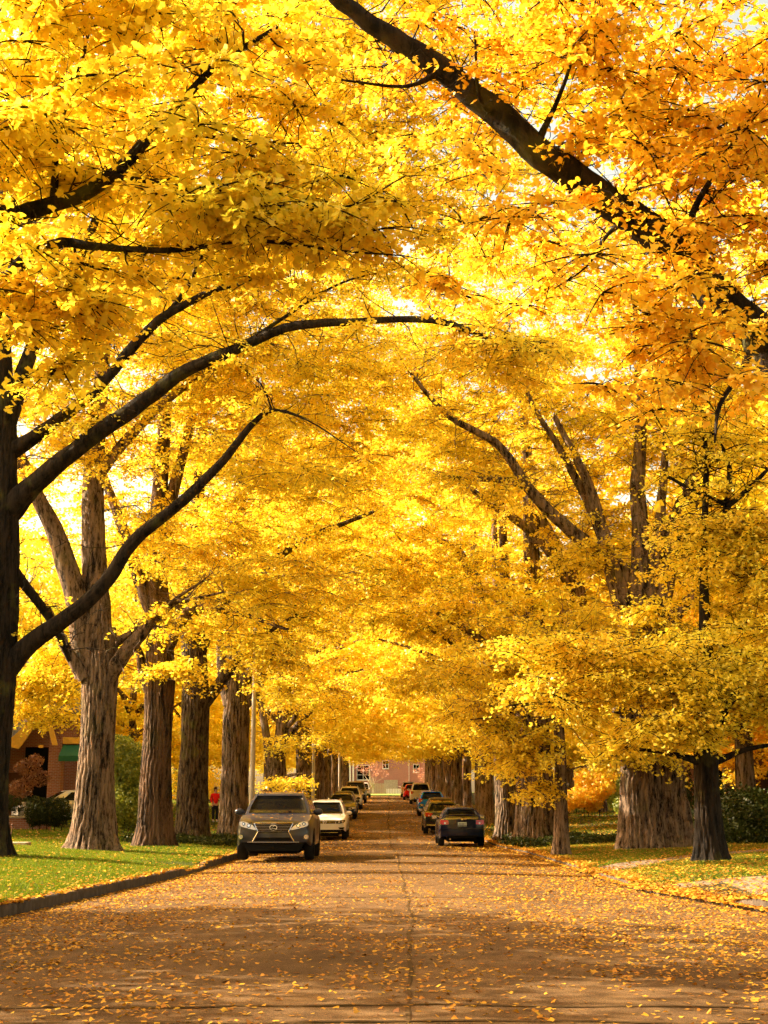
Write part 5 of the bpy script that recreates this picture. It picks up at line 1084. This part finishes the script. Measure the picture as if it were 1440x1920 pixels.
def window(par, x, y, z, w_, h, nx=2, nz=2, fr='white_paint', face=-1):
    mb = MB(); t_ = .07
    for sx in (-1, 1): mb.box(x + sx * (w_ / 2 + t_ / 2), y, z, t_, .12, h + 2 * t_)
    for sz in (-1, 1): mb.box(x, y, z + sz * (h / 2 + t_ / 2), w_, .12, t_)
    for i in range(1, nx): mb.box(x - w_ / 2 + w_ * i / nx, y, z, .05, .08, h)
    for i in range(1, nz): mb.box(x, y + .01, z - h / 2 + h * i / nz, w_, .05, .04)
    f = mb.build('window', MAT[fr], par); mb = MB(); mb.box(x, y + .03, z, w_, .02, h); mb.build('pane', MAT['car_glass'], f); mb = MB(); mb.box(x, y - .05, z - h / 2 - t_ - .04, w_ + .3, .22, .07); mb.build('sill', MAT[fr], f)
# left house: brick porch with an ochre curved gable and slate roof
zl = float(lawn_z(-17, 68)); t = thing('brick_house', (-18.55, 70, zl - .1), 'brick house with slate roof, curved ochre gable and green awning behind the left trunks', 'house')
mb = MB(); mb.box(-3.5, 4.2, 2.6, 13, 5, 5.6); mb.build('wall', MAT['brick'], t)
mb = MB(); mb.prism([(-10.6, 1.2, 5.3), (3.6, 1.2, 5.3), (3.6, 4.5, 8.2), (-10.6, 4.5, 8.2)], (0, -.02, .14)); mb.prism([(-10.6, 7.8, 5.3), (3.6, 7.8, 5.3), (3.6, 4.5, 8.2), (-10.6, 4.5, 8.2)], (0, .02, .14)); mb.build('roof', MAT['slate'], t)
mb = MB(); mb.prism([(-9, -2.2, 3.7), (1.2, -2.2, 3.7), (1.9, 1.6, 6.0), (-9, 1.6, 6.0)], (0, -.02, .12)); mb.build('porch_roof', MAT['slate'], t)
for px_, w_ in ((2.8, .62), (.2, .5), (-6.4, .72)): mb = MB(); mb.box(px_, -1.8, 1.9, w_, .6, 4.1, bev=.01); mb.build('pier', MAT['brick'], t)
mb = MB(); mb.box(3.95, -1.85, 3.86, 1.65, .4, .3); mb.box(-2.6, -1.85, 3.45, 5.0, .4, .3); mb.build('porch_beam', MAT['ochre_trim'], t)
mb = MB(); ol = [(2.1 - 1.75 * k ** 1.5 - .05, 5.85 - 2.25 * k ** .85) for k in np.linspace(0, 1, 9)]; il = [(2.1 - .95 * k ** 1.3, 5.2 - 1.75 * k) for k in np.linspace(1, 0, 9)]
mb.prism([(a, -2.45, b) for a, b in ol + il], (0, .14, 0)); mb.build('gable', MAT['ochre_trim'], t)
mb = MB(); mb.prism([(2.05, -2.5, 5.85), (2.25, -2.5, 5.85), (2.98, -2.5, 3.62), (2.74, -2.5, 3.62)], (0, .16, 0)); mb.prism([(2.1, -2.5, 3.5), (2.3, -2.5, 3.5), (2.3, -2.5, 3.62), (2.1, -2.5, 3.62)], (0, .1, 0)); mb.build('gable_board', MAT['ochre_trim'], t)
mb = MB(); mb.prism([(3.15, -1.9, 3.68), (5.2, -1.9, 3.68), (5.2, -2.9, 3.1), (3.15, -2.9, 3.1)], (0, -.02, -.04)); mb.prism([(3.15, -2.9, 3.1), (5.2, -2.9, 3.1), (5.2, -2.9, 2.85), (3.15, -2.9, 2.85)], (0, -.02, 0)); mb.build('awning', MAT['green_canvas'], t)
mb = MB(); mb.box(3.9, 1.64, 2.0, 1.5, .05, 3.4); mb.box(1.3, 1.64, 2.0, 1.7, .05, 3.4); mb.build('shade_panel', MAT['porch_shade_black'], t)  # near-black panels painted as the deep shade inside the porch
mb = MB(); mb.box(-.2, 1.68, 1.3, 1.1, .06, 2.3); dd = mb.build('door', MAT['door_paint'], t); mb = MB(); mb.sph((.2, 1.62, 1.2), .04); mb.build('handle', MAT['chrome'], dd)
window(t, -3.4, 1.66, 1.8, 1.6, 1.4, 3, 2); window(t, -7.4, 1.66, 1.8, 1.4, 1.4, 2, 2)
# urns on a low wall
zl = float(lawn_z(-16, 58)); t = thing('garden_wall', (-15.6, 57.5, zl - .05), 'low stone wall carrying two urns in front of the left hedge', 'wall'); mb = MB(); mb.box(0, 0, .22, 4.4, .35, .5, bev=.01); mb.build('wall', MAT['brick'], t); mb = MB(); mb.box(0, 0, .51, 4.5, .45, .08, bev=.015); mb.build('coping', MAT['stone'], t)
for k, (ux, lb) in enumerate([(-14.3, 'stone urn on the low wall, the one nearer the brick porch'), (-13.88, 'stone urn on the low wall, the one nearer the dark clipped bush')]):
    mb = MB(); mb.lathe((0, 0, 0), [(.15, 0), (.15, .05), (.07, .10), (.06, .18), (.16, .26), (.22, .40), (.23, .46), (.27, .50), (.27, .54), (.2, .54), (.18, .48)], 22)
    u = mb.build('stone_urn', MAT['stone'], None, True); u.location = (ux, 57.5, zl + .502); props(u, lb, 'urn', 'stone urns on the low wall')
# right house: brick with a white columned porch
zr_ = float(lawn_z(15.5, 62)); t = thing('brick_house', (17.5, 66, zr_ - .1), 'brick house with white porch columns behind the shrubs on the right', 'house')
mb = MB(); mb.box(0, 3.5, 3, 11, 6, 6.2); mb.build('wall', MAT['brick'], t); mb = MB(); mb.box(0, -1.3, .3, 8, 3.4, .6); mb.build('porch_floor', MAT['stone'], t)
mb = MB(); mb.box(0, -1.3, 3.75, 8.4, 3.8, .35); mb.build('porch_roof', MAT['white_paint'], t)
mb = MB(); mb.prism([(-5.9, .2, 6.1), (5.9, .2, 6.1), (5.9, 3.5, 8.6), (-5.9, 3.5, 8.6)], (0, 0, .15)); mb.prism([(-5.9, 6.8, 6.1), (5.9, 6.8, 6.1), (5.9, 3.5, 8.6), (-5.9, 3.5, 8.6)], (0, 0, .15)); mb.build('roof', MAT['slate'], t)
for px_ in (-3.7, -3.3, -1.5, 1.5, 3.6): mb = MB(); mb.lathe((px_, -2.8, .6), [(.17, 0), (.17, .1), (.12, .14), (.10, 2.8), (.15, 2.88), (.15, 2.98)], 16); mb.build('column', MAT['white_paint'], t, True)
window(t, -2.5, .46, 2.2, 1.1, 1.5); window(t, 2.4, .46, 2.2, 1.1, 1.5); mb = MB(); mb.box(0, .46, 1.75, 1.0, .08, 2.2); dd = mb.build('door', MAT['door_paint'], t); mb = MB(); mb.sph((.38, .38, 1.7), .05); mb.build('handle', MAT['chrome'], dd)
# house closing the street
t = thing('brick_house', (2.0, 238, 3.4), 'red brick house with white windows closing the far end of the street', 'house')
mb = MB(); mb.box(1, 4, 3.2, 19, 8, 6.8); mb.build('wall', MAT['brick_far_hazed'], t); mb = MB(); mb.box(7.5, -.9, 3.0, 7, 1.8, 6.2); mb.build('wing', MAT['brick_far_hazed'], t)
mb = MB(); mb.prism([(-9, -.4, 6.5), (11, -.4, 6.5), (11, 4, 9.4), (-9, 4, 9.4)], (0, 0, .2)); mb.prism([(-9, 8.4, 6.5), (11, 8.4, 6.5), (11, 4, 9.4), (-9, 4, 9.4)], (0, 0, .2)); mb.build('roof', MAT['slate'], t)
window(t, -5.9, -.04, 3.9, 2.0, 2.3, 2, 3); window(t, 2.9, -.04, 4.6, .9, 1.2, 2, 2); window(t, -2.2, -.04, 5.2, .9, 1.2, 2, 2); mb = MB(); mb.box(-8.1, -.3, 3.1, .35, .35, 6.3); mb.box(-7.55, -.3, 3.1, .25, .3, 6.3); mb.build('porch_post', MAT['white_paint'], t)
mb = MB(); mb.box(-1.3, -.06, 1.6, 2.3, .1, 2.2); mb.build('garage_door', MAT['stone'], t)
mb = MB(); mb.box(1.7, -.08, 3.4, .09, .1, 6.2); mb.build('downpipe', MAT['white_paint'], t)
t = thing('picket_fence', (0, 231, 3.55), 'weathered pale picket fence in front of the red brick house', 'fence')
for k in range(30):
    mb = MB(); x_ = -3.6 + k * .26; hgt = 1.9 if x_ < -.2 else 1.05
    mb.prism([(x_ - .09, 0, 0), (x_ + .09, 0, 0), (x_ + .09, 0, hgt - .08), (x_, 0, hgt), (x_ - .09, 0, hgt - .08)], (0, .03, 0)); mb.build('picket', MAT['stone' if x_ < -.2 else 'white_paint'], t)
mb = MB(); mb.box(0.1, .06, .5, 7.7, .05, .09); mb.box(0.1, .06, .85, 7.7, .05, .09); mb.build('rail', MAT['stone'], t)
# pink ornamental tree before the far house
bush('ornamental_tree', [(-2.4, 226, 7.2, 1.7, 1.2, .8), (-3.8, 226, 7.6, 1.2, 1, .6), (-.8, 226, 6.9, 1.3, 1, .6), (-1.5, 226, 8, 1.6, 1, .6)], 800, .12, 91, LP, 'thin pink leaved ornamental tree in front of the far brick house, left of centre', 'tree', stems=False)
tr = [o for o in COL.objects if o.name.startswith('ornamental_tree')][0]
mb = MB(); q = random.Random(4)
mb.tube([(0, 0, -.6 + 0), (0, 0, 1.6), (.2, 0, 2.4)], [.12, .09, .06], 8)
for k in range(16):
    a = q.uniform(-1, 1); mb.tube([(0, 0, 1.2 + .05 * k), (a * .8, q.uniform(-.4, .4), 2.4 + q.uniform(0, .4)), (a * 2.0, q.uniform(-.8, .8), 3.4 + q.uniform(-.5, 1.2))], [.05, .03, .012], 5)
mb.build('trunk', MAT['stone'], tr)
bush('ornamental_tree', [(6.2, 226, 6.3, 1.5, 1.2, .8), (7.6, 226, 6.0, 1.4, 1, .7), (5.3, 226, 7.2, 1.2, 1, .6)], 1100, .12, 92, LP, 'pink leaved ornamental tree in front of the far brick house, right of the picket fence', 'tree')

# ------------------------------------------------------------------ small garden things on the left lawn
z_ = float(lawn_z(-9.6, 38)); mb = MB(); mb.box(0, 0, .04, .62, .5, .14, bev=.02); s_ = mb.build('stone_slab', MAT['stone'], None); s_.location = (-9.7, 38, z_ - .01); props(s_, 'flat grey stone slab lying in the grass beside the thin stake', 'stone')
t = thing('garden_stake', (-9.75, 37.4, float(lawn_z(-9.75, 37.4)) - .05), 'thin rusty metal stake leaning in the left lawn', 'stake'); mb = MB(); mb.tube([(0, 0, 0), (.03, 0, .3), (.06, 0, .56)], .012, 6); mb.build('rod', MAT['door_paint'], t); mb = MB(); mb.sph((.06, 0, .58), .04, .03, .03); mb.build('knob', MAT['door_paint'], t)
mb = MB(); mb.lathe((0, 0, 0), [(.10, 0), (.12, .03), (.17, .32), (.19, .34), (.19, .38), (.15, .38), (.14, .33)], 18); s_ = mb.build('flower_pot', simple('terracotta', (.55, .24, .06), .8), None, True); s_.location = (-11.0, 58, float(lawn_z(-11.0, 58)) - .01); props(s_, 'ochre clay pot on the lawn just right of the forked trunk', 'pot')

# ------------------------------------------------------------------ person in red beside the burled trunk
simple('skin', (.52, .30, .20), .55); simple('red_cloth', (.62, .015, .012), .85, bump=.2); simple('dark_cloth', (.02, .02, .025), .9); simple('hair_brown', (.05, .025, .012), .7); simple('shoe_pale', (.45, .40, .36), .7); simple('eye_dark', (.02, .015, .012), .3); simple('lip', (.40, .13, .10), .5)
def skin_mesh(name, verts, edges, radii, mat, par, sub=2, root=0):
    me = bpy.data.meshes.new(name); me.from_pydata([Vector(v) for v in verts], edges, []); o = link(name, me, mat, par)
    sk = o.modifiers.new('skin', 'SKIN'); 
    for i, r_ in enumerate(radii):
        v = me.skin_vertices[0].data[i] if me.skin_vertices else None
        if v is not None: v.radius = r_ if isinstance(r_, tuple) else (r_, r_); v.use_root = (i == root)
    ss = o.modifiers.new('sub', 'SUBSURF'); ss.levels = sub; ss.render_levels = sub
    dg = bpy.context.evaluated_depsgraph_get(); ev = o.evaluated_get(dg); m2 = bpy.data.meshes.new_from_object(ev); o.modifiers.clear(); o.data = m2; m2.name = name
    m2.materials.clear(); m2.materials.append(mat); m2.polygons.foreach_set('use_smooth', [True] * len(m2.polygons)); return o
def sk_init(me):
    bm = bmesh.new(); bm.from_mesh(me); bm.verts.layers.skin.verify(); bm.to_mesh(me); bm.free()
_old = skin_mesh
def skin_mesh(name, verts, edges, radii, mat, par, sub=2, root=0):
    me = bpy.data.meshes.new(name); bm = bmesh.new(); ly = bm.verts.layers.skin.verify(); vs = []
    for i, v in enumerate(verts):
        b_ = bm.verts.new(v); r_ = radii[i]; b_[ly].radius = r_ if isinstance(r_, tuple) else (r_, r_); b_[ly].use_root = (i == root); vs.append(b_)
    for a, b_ in edges: bm.edges.new((vs[a], vs[b_]))
    bm.to_mesh(me); bm.free(); o = link(name, me, mat, par); o.modifiers.new('skin', 'SKIN'); ss = o.modifiers.new('sub', 'SUBSURF'); ss.levels = sub
    dg = bpy.context.evaluated_depsgraph_get(); m2 = bpy.data.meshes.new_from_object(o.evaluated_get(dg)); o.modifiers.clear(); o.data = m2
    m2.materials.clear(); m2.materials.append(mat); m2.polygons.foreach_set('use_smooth', [True] * len(m2.polygons)); return o
px_, py_ = -8.75, 73.5
t = thing('person', (px_, py_, float(lawn_z(px_, py_)) + .0), 'person in a bright red jacket standing on the left lawn beside the burled trunk', 'person', rz=.5)
# body: pelvis, spine, neck, head, two legs, two arms (right forearm raised), five fingers per hand
Vb = [(0, 0, .92), (0, 0, 1.12), (0, -.01, 1.34), (0, -.01, 1.46), (0, -.03, 1.56), (0, -.03, 1.66)]; Eb = [(0, 1), (1, 2), (2, 3), (3, 4), (4, 5)]; Rb = [(.145, .11), (.13, .10), (.155, .105), (.05, .05), (.075, .09), (.06, .075)]
def limb(parent, pts, rs):
    p = parent
    for q_, r_ in zip(pts, rs): Vb.append(q_); Rb.append(r_); Eb.append((p, len(Vb) - 1)); p = len(Vb) - 1
    return p
for sx in (-1, 1): limb(0, [(sx * .09, 0, .82), (sx * .10, -.01, .48), (sx * .10, .02, .09), (sx * .11, -.10, .035)], [.085, .058, .042, .035])
hl = limb(2, [(-.17, 0, 1.38), (-.25, -.02, 1.12), (-.24, -.16, .93), (-.235, -.20, .88)], [.055, .042, .028, .024])
hr_ = limb(2, [(.17, 0, 1.38), (.25, -.06, 1.14), (.14, -.26, 1.33), (.12, -.29, 1.38)], [.055, .042, .028, .024])
skin_mesh('body', Vb, Eb, Rb, MAT['skin'], t)
def hand(root, d, up):
    d, up = Vector(d).normalized(), Vector(up).normalized(); sd_ = d.cross(up); r0 = Vector(root)
    vs = [tuple(r0), tuple(r0 + d * .05)]; es = [(0, 1)]; rs = [.022, .026]
    for k, ln in enumerate((.065, .075, .07, .055)):
        o0 = r0 + d * .055 + sd_ * (.027 - .018 * k); b0 = len(vs); vs += [tuple(o0), tuple(o0 + d * ln * .55 - up * .008), tuple(o0 + d * ln * .9 - up * .03)]; rs += [.010, .009, .007]; es += [(1, b0), (b0, b0 + 1), (b0 + 1, b0 + 2)]
    b0 = len(vs); o0 = r0 + d * .02 + sd_ * .03; vs += [tuple(o0), tuple(o0 + d * .03 + sd_ * .02), tuple(o0 + d * .055 + sd_ * .02 - up * .01)]; rs += [.011, .010, .008]; es += [(0, b0), (b0, b0 + 1), (b0 + 1, b0 + 2)]
    skin_mesh('hand', vs, es, rs, MAT['skin'], t, 1)
hand((-.235, -.20, .88), (.02, -.45, -.9), (0, -1, .4)); hand((.12, -.29, 1.38), (-.2, -.3, 1), (0, -1, -.3))
skin_mesh('jacket', [(0, 0, .86), (0, 0, 1.10), (0, -.01, 1.34), (0, -.01, 1.44), (-.175, 0, 1.375), (-.255, -.02, 1.12), (-.243, -.15, .95), (.175, 0, 1.375), (.255, -.06, 1.14), (.15, -.245, 1.315)],
          [(0, 1), (1, 2), (2, 3), (2, 4), (4, 5), (5, 6), (2, 7), (7, 8), (8, 9)], [(.175, .135), (.155, .125), (.18, .13), (.075, .075), .078, .062, .045, .078, .062, .045], MAT['red_cloth'], t)
skin_mesh('trousers', [(0, 0, .93), (-.09, 0, .80), (-.10, -.01, .48), (-.10, .02, .12), (.09, 0, .80), (.10, -.01, .48), (.10, .02, .12)], [(0, 1), (1, 2), (2, 3), (0, 4), (4, 5), (5, 6)], [(.16, .12), .10, .074, .058, .10, .074, .058], MAT['dark_cloth'], t)
mb = MB(); mb.sph((0, -.015, 1.70), .085, .10, .075); mb.sph((0, .03, 1.63), .088, .075, .12); mb.build('hair', MAT['hair_brown'], t, True)
mb = MB(); mb.sph((-.03, -.128, 1.645), .011); mb.sph((.03, -.128, 1.645), .011); mb.build('eyes', MAT['eye_dark'], t, True)
mb = MB(); mb.sph((0, -.14, 1.615), .014, .022, .024); mb.sph((-.082, -.03, 1.63), .012, .02, .03); mb.sph((.082, -.03, 1.63), .012, .02, .03); mb.build('nose_and_ears', MAT['skin'], t, True)
mb = MB(); mb.sph((0, -.125, 1.575), .026, .012, .008); mb.build('mouth', MAT['lip'], t, True)
for sx in (-1, 1): mb = MB(); mb.sph((sx * .105, -.05, .045), .048, .13, .048); mb.build('shoe', MAT['shoe_pale'], t, True)
